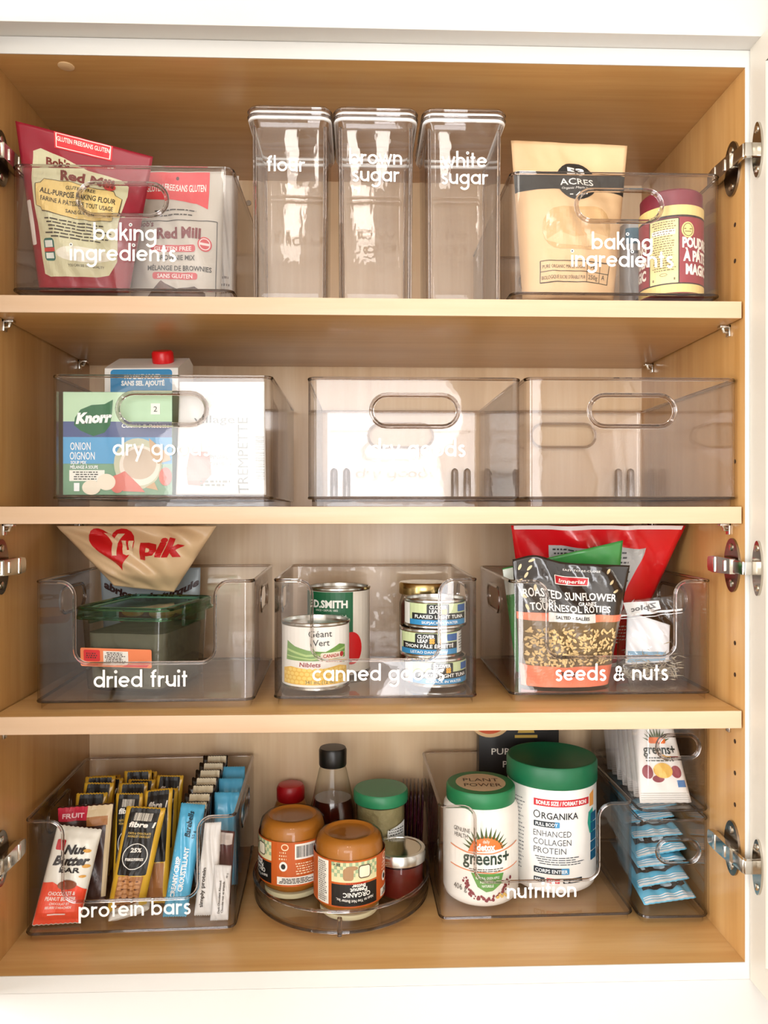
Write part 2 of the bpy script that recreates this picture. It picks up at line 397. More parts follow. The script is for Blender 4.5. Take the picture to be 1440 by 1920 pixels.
# ------------------------------------------------------------------ the cabinet
cab = thing('wall_cabinet', 'white wall cabinet with open doors and maple veneer inside', 'cabinet', (0, 0, ZBOT - .018))
cz = ZBOT - .018
def cabpart(name, d, mat, bev=0.0005):
    d = (d[0], d[1], d[2], d[3], d[4] - cz, d[5] - cz); return boxobj(name, d, mat, cab, bev)
cabpart('side_panel', (XL - .018, XL, 0.0006, YB, ZBOT, ZTOP), WOODZ)
cabpart('side_panel', (XR, XR + .018, 0.0006, YB, ZBOT, ZTOP), WOODZ)
cabpart('back_panel', (XL - .018, XR + .018, YB, YB + .012, ZBOT - .018, ZTOP + .018), WOODB)
cabpart('top_panel', (XL - .018, XR + .018, 0.0006, YB, ZTOP, ZTOP + .018), WOODX)
cabpart('bottom_panel', (XL - .018, XR + .018, 0.0006, YB, ZBOT - .018, ZBOT), WOODX)
for d in ((XL - .018, XR + .018, -.0006, .0004, ZTOP, ZTOP + .018), (XL - .018, XR + .018, -.0006, .0004, ZBOT - .018, ZBOT),
          (XL - .018, XL, -.0006, .0004, ZBOT, ZTOP), (XR, XR + .018, -.0006, .0004, ZBOT, ZTOP)):
    cabpart('edge_band', d, WHITE, 0)
# board under the cabinet and filler over it, both flush with closed doors
f = struct(boxobj('trim_1', (XL - .35, XR + .35, -.025, RY1 - .0005, ZTOP + .0185, ZTOP + .40), WHITE, None, .001))
f = struct(boxobj('trim_2', (XL - .35, XR + .35, -.0, RY1 - .0005, ZBOT - .30, ZBOT - .0185), WHITE, None, .001))
# cam cover and screws
def discpart(name, c, r, axis, mat, th=.0012):
    bm = bmesh.new(); lathe(bm, [(0, 0), (r * .9, 0), (r, th * .4), (r, th)], 24)
    if axis == 'x-': mt = Matrix.Rotation(PI / 2, 4, 'Y')
    elif axis == 'y-': mt = Matrix.Rotation(-PI / 2, 4, 'X')
    else: mt = Matrix.Identity(4)
    bmesh.ops.transform(bm, matrix=Matrix.Translation(Vector((c[0], c[1], c[2] - cz))) @ mt, verts=bm.verts[:])
    return bobj(name, bm, mat, cab, True)
pc = P(124, 124, .018)
tt = .4758 / ((PY0 - 124) / FOC); 
yv = tt * (math.cos(TH) - (124 - PX0) / FOC * math.sin(TH)) - DC
discpart('cover_cap', (P(124, 124, yv).x, yv, ZTOP - .0012), .0085, 'z', M('#e3c294', .4))
for px, py in ((466, 381),):
    q = P(px, py, YB); discpart('screw', (q.x, YB - .0012, q.z), .0042, 'y-', METAL)
for zz in (Z3B - .02, Z3B - .055, Z3B - .09, Z3 + .035, Z3 + .07, Z2B - .05, Z2 + .05, Z1 + .05, Z1 + .09):
    bm = bmesh.new(); lathe(bm, [(0, 0), (.0026, 0)], 12, cap=False)
    bmesh.ops.transform(bm, matrix=Matrix.Translation(Vector((XR - .0003, .022, zz - cz))) @ Matrix.Rotation(PI / 2, 4, 'Y'), verts=bm.verts[:])
    bobj('pin_hole', bm, M('#3b2410', .9), cab)
# shelves and their pins
for zt, zb, lab in ((Z1, Z1B, 'maple shelf board carrying the baking bins and tall canisters'),
                    (Z2, Z2B, 'maple shelf board carrying the three closed front dry goods bins'),
                    (Z3, Z3B, 'maple shelf board carrying the dried fruit, cans and seeds bins')):
    s = tag(thing('shelf', lab, 'shelf', (0, .003, zb)), lab, 'shelf')
    boxobj('board', (XL + .0015, XR - .0025, .001, YB - .006, 0, zt - zb), WOODX, s, .0006)
    boxobj('edge_band', (XL + .0015, XR - .0025, -.0004, .001, 0, zt - zb), WOODE, s, .0003)
    for x, sx in ((XL, 1), (XR, -1)):
        for y in (.035, .262):
            bm = bmesh.new()
            box(bm, min(x, x + sx * .012), max(x, x + sx * .012), y - .004, y + .004, zb - .0032 - cz, zb - .0002 - cz, .0006)
            box(bm, min(x, x + sx * .0025), max(x, x + sx * .0025), y - .004, y + .004, zb - .013 - cz, zb - .0002 - cz, .0006)
            tube(bm, [(x + sx * .002, y, zb - .008 - cz), (x + sx * .006, y, zb - .0075 - cz), (x + sx * .0075, y, zb - .003 - cz)], .0018, n=6)
            bobj('shelf_pin', bm, METAL, cab, True)
# doors, opened square to the cabinet
DZ0, DZ1 = ZBOT - .0175 - cz, ZTOP + .0185 - cz
DW = .415
def door(x0, x1, inner):
    d = None; bm = bmesh.new(); t = .052
    ya, yb = -.002, -.002 - DW
    for (p, q, r, s) in ((ya - .034, ya, DZ0, DZ1), (yb, yb + t, DZ0, DZ1), (yb + t, ya - .034, DZ0, DZ0 + .032), (yb + t, ya - .034, DZ1 - .032, DZ1)):
        box(bm, x0, x1, p, q, r, s)
    d = bobj('door', bm, DOORW, cab)
    boxobj('door_panel', (x0 + .004, x1 - .004, yb + t, ya - .034, DZ0 + .032, DZ1 - .032), WHITE, d)
    bm = bmesh.new()
    xi = inner
    pts = [(xi, ya - .034, DZ0 + .032), (xi, ya - .034, DZ1 - .032), (xi, yb + t, DZ1 - .032), (xi, yb + t, DZ0 + .032)]
    tube(bm, pts, .0028, closed=True, n=8); bobj('panel_bead', bm, DOORW, d, True)
    return d
door(XR + .0045, XR + .0245, XR + .0060)
door(XL - .0285, XL - .0085, XL - .0100)
# concealed hinges: mounting plate on the side, arm, link and cup plate on the door
def hinge(zc, mx):
    s = -1 if mx > 0 else 1          # inward direction
    z = zc - cz; f = lambda x, y, zz: (mx + s * x, y, z + zz)
    def bxs(bm, x0, x1, y0, y1, z0, z1, bev=.0008):
        a, b = sorted((mx + s * x0, mx + s * x1)); box(bm, a, b, y0, y1, z + z0, z + z1, bev)
    bm = bmesh.new()
    # mounting plate with two rounded wings
    prism(bm, [(.018 + .017 * math.cos(a), .030 * math.sin(a)) for a in [2 * PI * i / 28 for i in range(28)]], 0, 1,
          lambda x, y, zz: f(.0002 + .0024 * y, .008 + x, zz))
    bxs(bm, .0024, .008, .006, .056, -.007, .007)
    h = bobj('hinge', bm, METALD, cab, True)
    bm = bmesh.new()
    prism(bm, [(.006, .0082), (.022, .0088), (.046, .0095), (.058, .008), (.060, .004), (.060, -.004), (.058, -.008), (.046, -.0095), (.022, -.0088), (.006, -.0082)], 0, 1,
          lambda x, y, zz: f(.0078 + .0062 * y + .02 * max(0, .03 - x) * .2, x, zz))
    bobj('hinge_arm', bm, METAL, h, True)
    bm = bmesh.new(); bxs(bm, .0135, .0150, .040, .046, -.0085, .0085, .0006); bxs(bm, .0138, .0152, .016, .020, -.006, .006, .0006); bobj('arm_clip', bm, M('#efece4', .2, 1.0), h, True)
    bm = bmesh.new(); bxs(bm, .0085, .0125, -.019, .012, -.0072, .0072, .001); bxs(bm, -.003, .0112, -.022, -.0165, -.0072, .0072, .001); bobj('hinge_link', bm, METAL, h, True)
    # cup plate on the door's inner face (the door stands just outside the side panel)
    bm = bmesh.new()
    xo = -.0045
    o = []
    for i in range(40):
        a = 2 * PI * i / 40; r = .029 if abs(math.sin(a)) > .86 else .020
        o.append((-.0205 + .0095 * math.cos(a) * (1 if abs(math.sin(a)) < .7 else .95), .029 * math.sin(a)))
    prism(bm, o, 0, 1, lambda x, y, zz: f(xo + .0002 + .0024 * y, x, zz))
    cp = bobj('cup_plate', bm, METAL, h, True)
    for zz, xx, yy, r1 in ((-.021, xo + .0026, -.0205, .0034), (.021, xo + .0026, -.0205, .0034), (-.02, .0026, .026, .0042), (.02, .0026, .026, .0042)):
        bm = bmesh.new(); tube(bm, [f(xx, yy, zz), f(xx + .0008, yy, zz), f(xx + .0014, yy, zz)], [r1, r1, r1 * .7], n=12)
        bobj('screw', bm, M('#e0dbd0', .2, 1.0), h, True)
for zc in (.378, -.062, -.376):
    hinge(ZC + zc, XR); hinge(ZC + zc, XL)
# ------------------------------------------------------------------ clear bins
def stadium(w_, h_, cx, cz_, n=10):
    r = h_ / 2; o = []
    for k, a0 in ((1, -PI / 2), (-1, PI / 2)):
        for i in range(n + 1):
            a = a0 + PI * i / n; o.append((cx + k * (w_ / 2 - r) + r * math.cos(a), cz_ + r * math.sin(a)))
    return o
def panel_fill(bm, outline, holes, f, t):
    """flat wall: outline with holes in (s, z), two faces t apart, edges closed on the holes and along the top"""
    loops = [outline] + holes
    flat = [p for l in loops for p in l]
    tri = tessellate_polygon([[Vector((a, b, 0)) for a, b in l] for l in loops])
    A = [bm.verts.new(f(a, 0, b)) for a, b in flat]; B = [bm.verts.new(f(a, t, b)) for a, b in flat]
    for q in tri:
        try:
            bm.faces.new([A[i] for i in q]); bm.faces.new([B[i] for i in q])
        except ValueError: pass
    k = len(outline)
    for h in holes:
        for i in range(len(h)):
            j = (i + 1) % len(h); bm.faces.new((A[k + i], A[k + j], B[k + j], B[k + i]))
        k += len(h)
    return A, B
def scoop_outline(w_, z0, H, post, low, r=.016):
    """front wall with a U-shaped cut: goes up the left side, over the post, down into the cut and back up"""
    a = w_ / 2 - post
    o = [(-w_ / 2, z0), (-w_ / 2, H)]
    o += [(-a - r + r * math.cos(t), H - r + r * math.sin(t)) for t in [PI / 2 * (1 - i / 6) for i in range(7)]]
    o += [(-a + r + r * math.cos(t), low + r + r * math.sin(t)) for t in [PI + PI / 2 * i / 6 for i in range(7)]]
    o += [(-x, z) for x, z in reversed(o)]
    return o
def make_bin(name, label, loc, rz, W_, D_, H_, scoop=False, hand=None, side_hand=False, mat=None, ribs=False, text=None, group=None, r=.010, post=.042, low=.050, back_hand=False, txh=.0124, hx=0.0):
    mat = mat or CLEAR
    root = thing(name, label, 'storage bin', loc, rz, group)
    t, z0, ins = .0022, .0085, .004
    bm = bmesh.new(); w2 = W_ - 2 * r; d2 = D_ - 2 * r
    # four walls
    hole = [stadium(hand[0], hand[1], hx, H_ - hand[2])] if hand else []
    if scoop:
        so = scoop_outline(w2, z0, H_, post - r, low); panel_fill(bm, so, [], lambda s, d, z: (s, d, z), t)
    else:
        panel_fill(bm, [(-w2 / 2, z0), (w2 / 2, z0), (w2 / 2, H_), (-w2 / 2, H_)], hole, lambda s, d, z: (s, d, z), t)
    bh = [stadium(hand[0], hand[1], 0, H_ - hand[2])] if (hand and back_hand) else []
    panel_fill(bm, [(-w2 / 2, z0), (w2 / 2, z0), (w2 / 2, H_), (-w2 / 2, H_)], bh, lambda s, d, z: (s, D_ - d, z), t)
    sh = [stadium(.085, .030, 0, H_ - .030)] if side_hand else []
    for sg in (-1, 1):
        panel_fill(bm, [(-d2 / 2, z0), (d2 / 2, z0), (d2 / 2, H_), (-d2 / 2, H_)], sh, lambda s, d, z: (sg * (W_ / 2 - d), D_ / 2 + s, z), t)
    # rounded corners
    for sx, sy, a0 in ((1, 0, -PI / 2), (1, 1, 0), (-1, 1, PI / 2), (-1, 0, PI)):
        cx, cy_ = sx * (W_ / 2 - r), (r if sy == 0 else D_ - r)
        for rr in (r, r - t):
            prev = None
            for i in range(7):
                a = a0 + PI / 2 * i / 6; p = (cx + rr * math.cos(a), cy_ + rr * math.sin(a))
                cur = (bm.verts.new((*p, z0)), bm.verts.new((*p, H_)))
                if prev: bm.faces.new((prev[0], cur[0], cur[1], prev[1]))
                prev = cur
    def loop2(inset, z, n=6):
        return [(x, D_ / 2 + y, z) for x, y in rrect(W_ - 2 * inset, D_ - 2 * inset, max(.002, r - inset), n)]
    # floor slab and recessed foot
    L1 = [bm.verts.new(p) for p in loop2(t, z0 + .0022)]; bm.faces.new(L1)
    L2 = [bm.verts.new(p) for p in loop2(0, z0)]; L3 = [bm.verts.new(p) for p in loop2(ins, z0)]; L4 = [bm.verts.new(p) for p in loop2(ins, 0.0004)]
    n = len(L2)
    for i in range(n):
        j = (i + 1) % n
        bm.faces.new((L2[i], L2[j], L3[j], L3[i])); bm.faces.new((L3[i], L3[j], L4[j], L4[i]))
    bmesh.ops.remove_doubles(bm, verts=bm.verts[:], dist=1e-5)
    bobj('body', bm, mat, root, True)
    # rims: solid rounded beads
    bm = bmesh.new(); rr = .0019
    if scoop:
        path = [(x, t / 2, z) for x, z in so[1:-1]]
        back = [(x, y, z) for x, y, z in loop2(t / 2, H_)]
        # from the front-right post round the back to the front-left post
        k = len(back) // 4
        path2 = [p for p in back[0:k] if p[1] < D_] + back[k:3 * k] + back[3 * k:]
        ring_ = path + path2
        tube(bm, ring_, rr, closed=True)
    else:
        tube(bm, loop2(t / 2, H_), rr, closed=True)
    bobj('rim', bm, RIM, root, True)
    bm = bmesh.new(); tube(bm, loop2(.0008, z0 + .0008), .0016, closed=True); bobj('base_edge', bm, RIMD, root, True)
    if hand:
        bm = bmesh.new(); tube(bm, [(x, t / 2, z) for x, z in hole[0]], .0026, closed=True); bobj('handle_rim', bm, RIM, root, True)
        if back_hand:
            bm = bmesh.new(); tube(bm, [(x, D_ - t / 2, z) for x, z in bh[0]], .0018, closed=True); bobj('handle_rim', bm, RIM, root, True)
    if side_hand:
        for sg in (-1, 1):
            bm = bmesh.new(); tube(bm, [(sg * (W_ / 2 - t / 2), D_ / 2 + s, z) for s, z in sh[0]], .0022, closed=True); bobj('handle_rim', bm, RIM, root, True)
    if ribs:
        for sg in (-1, 1):
            for dx in (-.009, .009):
                bm = bmesh.new(); x = sg * (W_ / 2 - .028) + dx; y = D_ - .004
                tube(bm, [(x, y, z0 + .003), (x, y, .050), (x, y, .054), (x, y, .056)], [.0055, .0052, .004, .001], n=12); bobj('rib', bm, RIM, root, True)
    if text: lettering(root, text, txh)
    return root
def bin_at(name, label, pl, pr, yf, zs, D_, rz=0, **k):
    a, b = X(pl, yf), X(pr, yf); W_ = (b - a)
    return make_bin(name, label, ((a + b) / 2, yf, zs + .0002), rz, W_, D_, **k), (a + b) / 2
HND = (.094, .034, .0345)
b11, x11 = bin_at('wide_bin', 'clear bin lettered baking ingredients holding red flour bag and brownie mix', 20, 437, .012, Z1, .284, H_=.140, hand=HND, back_hand=True,
    text=[('baking', .003, .0612), ('ingredients', .001, .0395)])
b12, x12 = bin_at('wide_bin', 'clear bin lettered baking ingredients holding kraft sugar bag and baking powder', 958, 1353, .012, Z1, .284, H_=.140, hand=HND, back_hand=True,
    text=[('baking', .006, .0575), ('ingredients', .006, .0385)], hx=.003)
b21, x21 = bin_at('wide_bin', 'clear bin lettered dry goods filled with soup box, carton and packets', 95, 510, .010, Z2, .284, H_=.1385, hand=HND, back_hand=True, text=[('dry goods', 0, .0540)])
b22, x22 = bin_at('wide_bin', 'empty clear bin lettered dry goods', 577, 977, .010, Z2, .284, H_=.1375, hand=HND, back_hand=True, ribs=True, text=[('dry goods', .003, .0540)])
b23, x23 = bin_at('wide_bin', 'empty clear bin without lettering beside the cabinet side', 986, 1384, .010, Z2, .284, H_=.1385, hand=HND, back_hand=True, ribs=True)
b31, x31 = bin_at('scoop_bin', 'clear open front bin lettered dried fruit', 66, 475, .029, Z3, .235, rz=math.radians(1.2), H_=.139, scoop=True, side_hand=True, text=[('dried fruit', -.004, .0245)])
b32, x32 = bin_at('scoop_bin', 'clear open front bin lettered canned goods', 513, 895, .038, Z3, .230, H_=.139, scoop=True, side_hand=True, text=[('canned goods', .003, .0275)])
b33, x33 = bin_at('scoop_bin', 'clear open front bin lettered seeds & nuts', 957, 1335, .047, Z3, .222, H_=.136, scoop=True, side_hand=True, text=[('seeds & nuts', .000, .0240)])
b41, x41 = bin_at('scoop_bin', 'clear open front bin lettered protein bars', 48, 440, .066, ZBOT, .222, rz=math.radians(2.2), H_=.136, scoop=True, side_hand=True, low=.044, text=[('protein bars', .005, .0265)], mat=CLEAR)
b42, x42 = bin_at('scoop_bin', 'clear open front bin lettered nutrition', 824, 1190, .083, ZBOT, .205, rz=math.radians(1.0), H_=.1395, scoop=True, text=[('nutrition', .005, .0310)])
SH = (.050, .027, .036)
b43, x43 = bin_at('narrow_bin', 'clear narrow stacked bin holding blue snack packs', 1200, 1332, .076, ZBOT, .20, H_=.122, hand=SH, mat=CLEAR2, r=.012, hx=.004)
b44, x44 = bin_at('narrow_bin', 'clear narrow stacked bin holding white drink sachets, upper one', 1200, 1332, .076, ZBOT + .1245, .20, H_=.120, hand=SH, mat=CLEAR2, r=.012, hx=.004)
# tall canisters
def canister(pl, pr, rows, lab):
    yf = .008; a, b = X(pl, yf), X(pr, yf); W_ = b - a; H_ = .208; D_ = .118; zl = H_ - .016
    root = thing('tall_canister', lab, 'canister', ((a + b) / 2, yf, Z1 + .0003), 0, 'tall lidded canisters on the top shelf')
    bm = bmesh.new()
    def lp(ins, z, rr, n=5): return [(x, D_ / 2 + y, z) for x, y in rrect(W_ - 2 * ins, D_ - 2 * ins, rr, n)]
    secs = [(.0078, .0, .007), (.0058, .002, .009), (.00577, .006, .009), (.00455, zl - .010, .010), (.0045, zl - .006, .010), (.0020, zl, .011)]
    prev = None
    for ins, z, rr in secs:
        cur = [bm.verts.new(p) for p in lp(ins, z, rr)]
        if prev: 
            for i in range(len(cur)):
                j = (i + 1) % len(cur); bm.faces.new((prev[i], prev[j], cur[j], cur[i]))
        else: bm.faces.new(cur)
        prev = cur
    prev = None
    for ins, z, rr in ((.0090, .0025, .006), (.0085, .0045, .007), (.0082, .008, .007), (.00685, zl - .010, .008), (.0068, zl - .006, .008), (.0045, zl, .009)):
        cur = [bm.verts.new(p) for p in lp(ins, z, rr)]
        if prev:
            for i in range(len(cur)):
                j = (i + 1) % len(cur); bm.faces.new((prev[i], prev[j], cur[j], cur[i]))
        else: bm.faces.new(cur)
        prev = cur
    bobj('body', bm, CLEAR, root, True)
    for sx in (-1, 1):
        for (yy, k) in ((.0085, 0), (D_ - .0085, 1)):
            bm = bmesh.new(); tube(bm, [(sx * (W_ / 2 - .0085), yy, .003), (sx * (W_ / 2 - .0075), yy - (.001 if k == 0 else -.001), zl - .005)], .0016, n=8); bobj('corner_edge', bm, RIM, root, True)
    lid = bmesh.new(); prev = None
    for ins, z, rr in ((.0045, zl - .004, .009), (.0010, zl + .001, .011), (.0, zl + .004, .012), (.0, zl + .0125, .012), (.0018, H_ - .001, .011), (.0040, H_, .010)):
        cur = [lid.verts.new(p) for p in lp(ins, z, rr)]
        if prev:
            for i in range(len(cur)):
                j = (i + 1) % len(cur); lid.faces.new((prev[i], prev[j], cur[j], cur[i]))
        prev = cur
    lid.faces.new(prev)
    lo = bobj('lid', lid, CLEAR, root, True)
    bm = bmesh.new(); tube(bm, lp(.0006, zl + .0052, .0115), .0013, closed=True); tube(bm, lp(.0006, zl + .0112, .0115), .0013, closed=True)
    bobj('lid_rim', bm, RIM, lo, True)
    bm = bmesh.new(); tube(bm, lp(.0022, zl + .0020, .010), .0019, closed=True); tube(bm, lp(.0030, zl + .0085, .010), .0016, closed=True)
    bobj('gasket', bm, M('#f4f4f2', .4, var=.01), lo, True)
    boxobj('latch', (-.012, .012, -.0012, .0025, zl - .0005, zl + .004), CLEAR, lo, .0006)
    lettering(root, rows, .0112, lambda x, z, e: (x, .0050 - e, z))
canister(462, 622, [('flour', -.004, .1375)], 'tall clear square canister lettered flour')
canister(625, 784, [('brown', .000, .1465), ('sugar', .000, .1280)], 'tall clear square canister lettered brown sugar')
canister(793, 951, [('white', .000, .1450), ('sugar', .000, .1265)], 'tall clear square canister lettered white sugar')
# ------------------------------------------------------------------ soft packages
def smooth(a, b, x):
    t = max(0.0, min(1.0, (x - a) / (b - a))); return t * t * (3 - 2 * t)
class Soft:
    """pouch, bar or sachet: a skin stretched over four corner points, printed in nominal units W x H (x from -W/2, z from 0)"""
    def __init__(s, name, label, cat, pts, W_, H_, T_, mat, style='pouch', wr=.0012, seed=1, group=None, nu=34, nv=40, serr=0.0, top=None, back=None):
        BL, BR, TR, TL = [Vector(p) for p in pts]
        s.base = (BL + BR) / 2; s.W, s.H, s.T, s.style, s.wr, s.top = W_, H_, T_, style, wr, top
        s.c = [p - s.base for p in (BL, BR, TR, TL)]
        s.n = (s.c[1] - s.c[0]).cross(s.c[3] - s.c[0]).normalized()
        rnd = random.Random(seed); s.wv = [(rnd.uniform(2, 9), rnd.uniform(2, 9), rnd.uniform(0, 6.3), rnd.uniform(.4, 1)) for _ in range(6)]
        s.wv += [(rnd.uniform(9, 17), rnd.uniform(8, 16), rnd.uniform(0, 6.3), rnd.uniform(.15, .4)) for _ in range(4)]
        s.root = thing(name, label, cat, s.base, 0, group)
        V, Fc = [], []
        for side in (1, -1):
            for j in range(nv + 1):
                for i in range(nu + 1):
                    u, v = i / nu * 2 - 1, j / nv
                    p = s.pt(u, v, side)
                    if serr and j in (0, nv): p += (s.c[3] - s.c[0]).normalized() * (serr if i % 2 else 0) * (1 if j else -1)
                    V.append(p)
        k = (nu + 1) * (nv + 1)
        for sd in (0, 1):
            for j in range(nv):
                for i in range(nu):
                    a = sd * k + j * (nu + 1) + i; q = [a, a + 1, a + nu + 2, a + nu + 1]
                    Fc.append(q if sd == 0 else q[::-1])
        edge = [i for i in range(nu + 1)] + [j * (nu + 1) + nu for j in range(1, nv + 1)] + [nv * (nu + 1) + i for i in range(nu - 1, -1, -1)] + [j * (nu + 1) for j in range(nv - 1, 0, -1)]
        for a, b in zip(edge, edge[1:] + edge[:1]): Fc.append([b, a, a + k, b + k])
        s.body = mobj('body', V, Fc, mat, s.root, True)
        s.g = (W_ / nu, H_ / nv); s.nu, s.nv = nu, nv; s.grid = V[:(nu + 1) * (nv + 1)]
    def th(s, u, v):
        e = max(0.0, 1 - abs(u) ** 2.6) ** 0.7
        if s.style == 'pouch': g = (0.72 + .28 * smooth(0, .22, v)) * (1 - smooth(.5, .93, v) * .97)
        elif s.style == 'bar': g = smooth(.0, .15, v) * (1 - smooth(.85, 1, v)); e = max(0.0, 1 - abs(u) ** 4) ** .6
        elif s.style == 'flat': g = 1.0; e = max(0.0, 1 - abs(u) ** 8)
        else: g = smooth(0, .3, v) * (1 - smooth(.6, 1, v))
        return .0005 + s.T / 2 * e * g
    def pt(s, u, v, side, e=0.0):
        a = (u + 1) / 2
        p = s.c[0].lerp(s.c[1], a).lerp(s.c[3].lerp(s.c[2], a), v)
        if s.top: p = p + (s.c[3] - s.c[0]) * s.top(u) * smooth(.45, 1, v)
        wr = sum(k * math.sin(fx * u * 1.3 + fz * v * 2.1 + ph) for fx, fz, ph, k in s.wv) * s.wr * (1 - abs(u) ** 3 * .8) * (.15 + .85 * smooth(0, .12, v)) * (.35 + .65 * (1 - smooth(.9, 1, v)))
        d = max(.0004, s.th(u, v) + (wr if side > 0 else -abs(wr) * .4))
        return p + s.n * (side * d + e)
    def F(s, x, z, e):
        a = max(0.0, min(1.0, x / s.W + .5)) * s.nu; c = max(0.0, min(1.0, z / s.H)) * s.nv
        i = min(s.nu - 1, int(a + 1e-7)); j = min(s.nv - 1, int(c + 1e-7)); a -= i; c -= j; k = j * (s.nu + 1) + i; g = s.grid
        return g[k].lerp(g[k + 1], a).lerp(g[k + s.nu + 1].lerp(g[k + s.nu + 2], a), c) + s.n * e
    def ink(s, name, shapes, hexc, lev=1, rough=.45, g=True, mat=None):
        return decal(s.root, name, shapes, mat or M(hexc, rough), s.F, .00030 * lev + .0002, s.g)
def Q(px, py, y, fl=None):
    p = P(px, 955 if py is None else py, y)
    if py is None: p.z = fl
    return p
F1, F2, F3, F4 = Z1 + FL, Z2 + FL, Z3 + FL, ZBOT + FL
# ---- top shelf, left bin
b = Soft('flour_bag', 'burgundy and cream gluten free baking flour bag tilting over the bin', 'flour bag',
         [Q(74, None, .052, F1 + .004), Q(242, None, .052, F1 + .004), Q(287, 294, .040), Q(29, 227, .034)], 200, 300, .046, M('#98182e', .35, coat=.3), wr=.0016, seed=4)
b.ink('label_panel', poly([(-74, 30), (-60, 24), (40, 24), (62, 30), (74, 60), (70, 120), (76, 200), (74, 222), (62, 232), (10, 236), (-30, 252), (-66, 262), (-78, 254), (-80, 200), (-74, 120)]), '#d8d4ae')
b.ink('white_edge', R(-97, -84, 82, 160, 3), '#f0e9e0')
b.ink('seal_strip', [R(-44, 42, 268, 299), ], '#e0323a', 1)
b.ink('seal_lettering', [T('GLUTEN FREE/SANS GLUTEN', -1, 283, 9, 78, .02), frame(-41, 39, 271, 297, 1.2)], '#f7efe6', 2, g=False)
b.ink('banner', poly([(-72, 150), (-62, 146), (-60, 140), (-20, 136), (20, 134), (60, 140), (62, 148), (70, 152), (70, 190), (60, 194), (56, 202), (20, 200), (-20, 206), (-60, 204), (-64, 194), (-72, 190)]), '#eccf85', 2)
b.ink('banner_outline', [stroke([(-72, 150), (-62, 146), (-60, 140), (-20, 136), (20, 134), (60, 140), (62, 148), (70, 152), (70, 190), (60, 194), (56, 202), (20, 200), (-20, 206), (-60, 204), (-64, 194), (-72, 190)], 1.0, True)], '#4a3420', 3)
b.ink('brand_lettering', [T("Bob's", -38, 233, 15, 40, .03), T('Red Mill', 10, 208, 19, 88, .04)], '#7c2a20', 3, g=False)
b.ink('lettering', [T('GLUTEN FREE', 2, 190, 7, 52, .015), T('ALL-PURPOSE BAKING FLOUR', 0, 174, 11, 126, .02), T('FARINE À PÂTISSERIE TOUT USAGE', 0, 159, 9, 122, .015), T('SANS GLUTEN', 4, 144, 7, 50, .015)] + lines(-60, 62, 92, 130, 6, 2.4, 3), '#3a3026', 3, g=False)
b.ink('window_note', [T('YOU CAN SEE OUR QUALITY', 18, 42, 5, 70)], '#3a3026', 3)
b.ink('red_badge', [E(48, 188 + 22, 9, 9)], '#c8413a', 3)
b.ink('viewing_window', E(12, 66, 52, 15), '#f3efdd', 2, .2)
b.ink('green_badge', [R(-66, -42, 52, 92, 6)], '#2f6f63', 2)
b.ink('badge_print', [R(-63, -45, 76, 88), R(-63, -45, 56, 66)], '#e6ece4', 3)
b.ink('badge_stripe', [R(-66, -42, 68, 75)], '#c9463e', 3)
b = Soft('brownie_mix_bag', 'whitish brownie mix bag, greyed for haze, with red hanger label', 'baking mix bag',
         [Q(246, None, .104, F1), Q(414, None, .104, F1), Q(420, 322, .100), Q(243, 322, .100)], 176, 224, .045, M('#cdc6ba', .45), wr=.0012, seed=9)  # whitish paper, the bin wall's haze put into its grey colour
b.ink('hanger_label', poly([(-60, 222), (62, 222), (62, 158), (40, 168), (-60, 178)]), '#e6444c', 1)
b.ink('label_lettering', [T('GLUTEN FREE/SANS GLUTEN', 0, 190, 12, 112, .02)], '#fbf3ee', 2, g=False)
b.ink('hang_hole', [E(2, 212, 3)], '#5a2a28', 2)
b.ink('brand_lettering', [T("Bob's", -50, 126, 10, 28, .03), T('Red Mill', 12, 106, 17, 82, .04)], '#7c2228', 2, g=False)
b.ink('ribbon', [R(-40, 44, 84, 95, 4), R(-36, 48, 40, 51, 4)], '#cf4a52', 1)
b.ink('ribbon_lettering', [T('GLUTEN FREE', 2, 86, 6.5, 70, .02), T('SANS GLUTEN', 6, 42, 6.5, 66, .02)], '#f8e9e6', 2, g=False)
b.ink('lettering', [T('BROWNIE MIX', 8, 71, 8, 70, .02), T('MÉLANGE DE BROWNIES', 14, 54, 8, 118, .02)] + lines(-44, 60, 140, 158, 2, 2, 5) + [stroke([(-66, 136), (30, 134), (62, 138), (80, 138)], 1.2), stroke([(80, 138), (80, 20), (76, 6)], 1.2)], '#2c2622', 2, g=False)
b.ink('round_badge', [E(60, 86 + 12, 12)], '#d4434c', 2)
b.ink('badge_ring', [ring(60, 98, 9, 9, 1.5), R(52, 68, 96, 100)], '#f4e2e0', 3, g=False)
b.ink('brownie_picture', [poly([(-60, 6), (-22, 37), (8, 26), (42, 30), (62, 20), (62, 6), (54, 2), (-58, 2)])], '#4a2f25', 1)
b.ink('brownie_top', [poly([(-30, 30), (-20, 38), (6, 22), (2, 18), (-20, 24)]), poly([(8, 20), (40, 24), (58, 14), (30, 10)])], '#68463a', 2)
b = Soft('paper_packet', 'plain white paper packet standing behind the brownie mix bag', 'packet',
         [Q(402, None, .16, F1), Q(440, None, .16, F1), Q(448, 330, .17), Q(402, 328, .17)], 60, 200, .02, M('#f3efe8', .5), style='bar', wr=.0006, seed=2)
b.ink('lettering', lines(-24, 24, 20, 60, 4, 3, 8), '#8a7f78', 1)
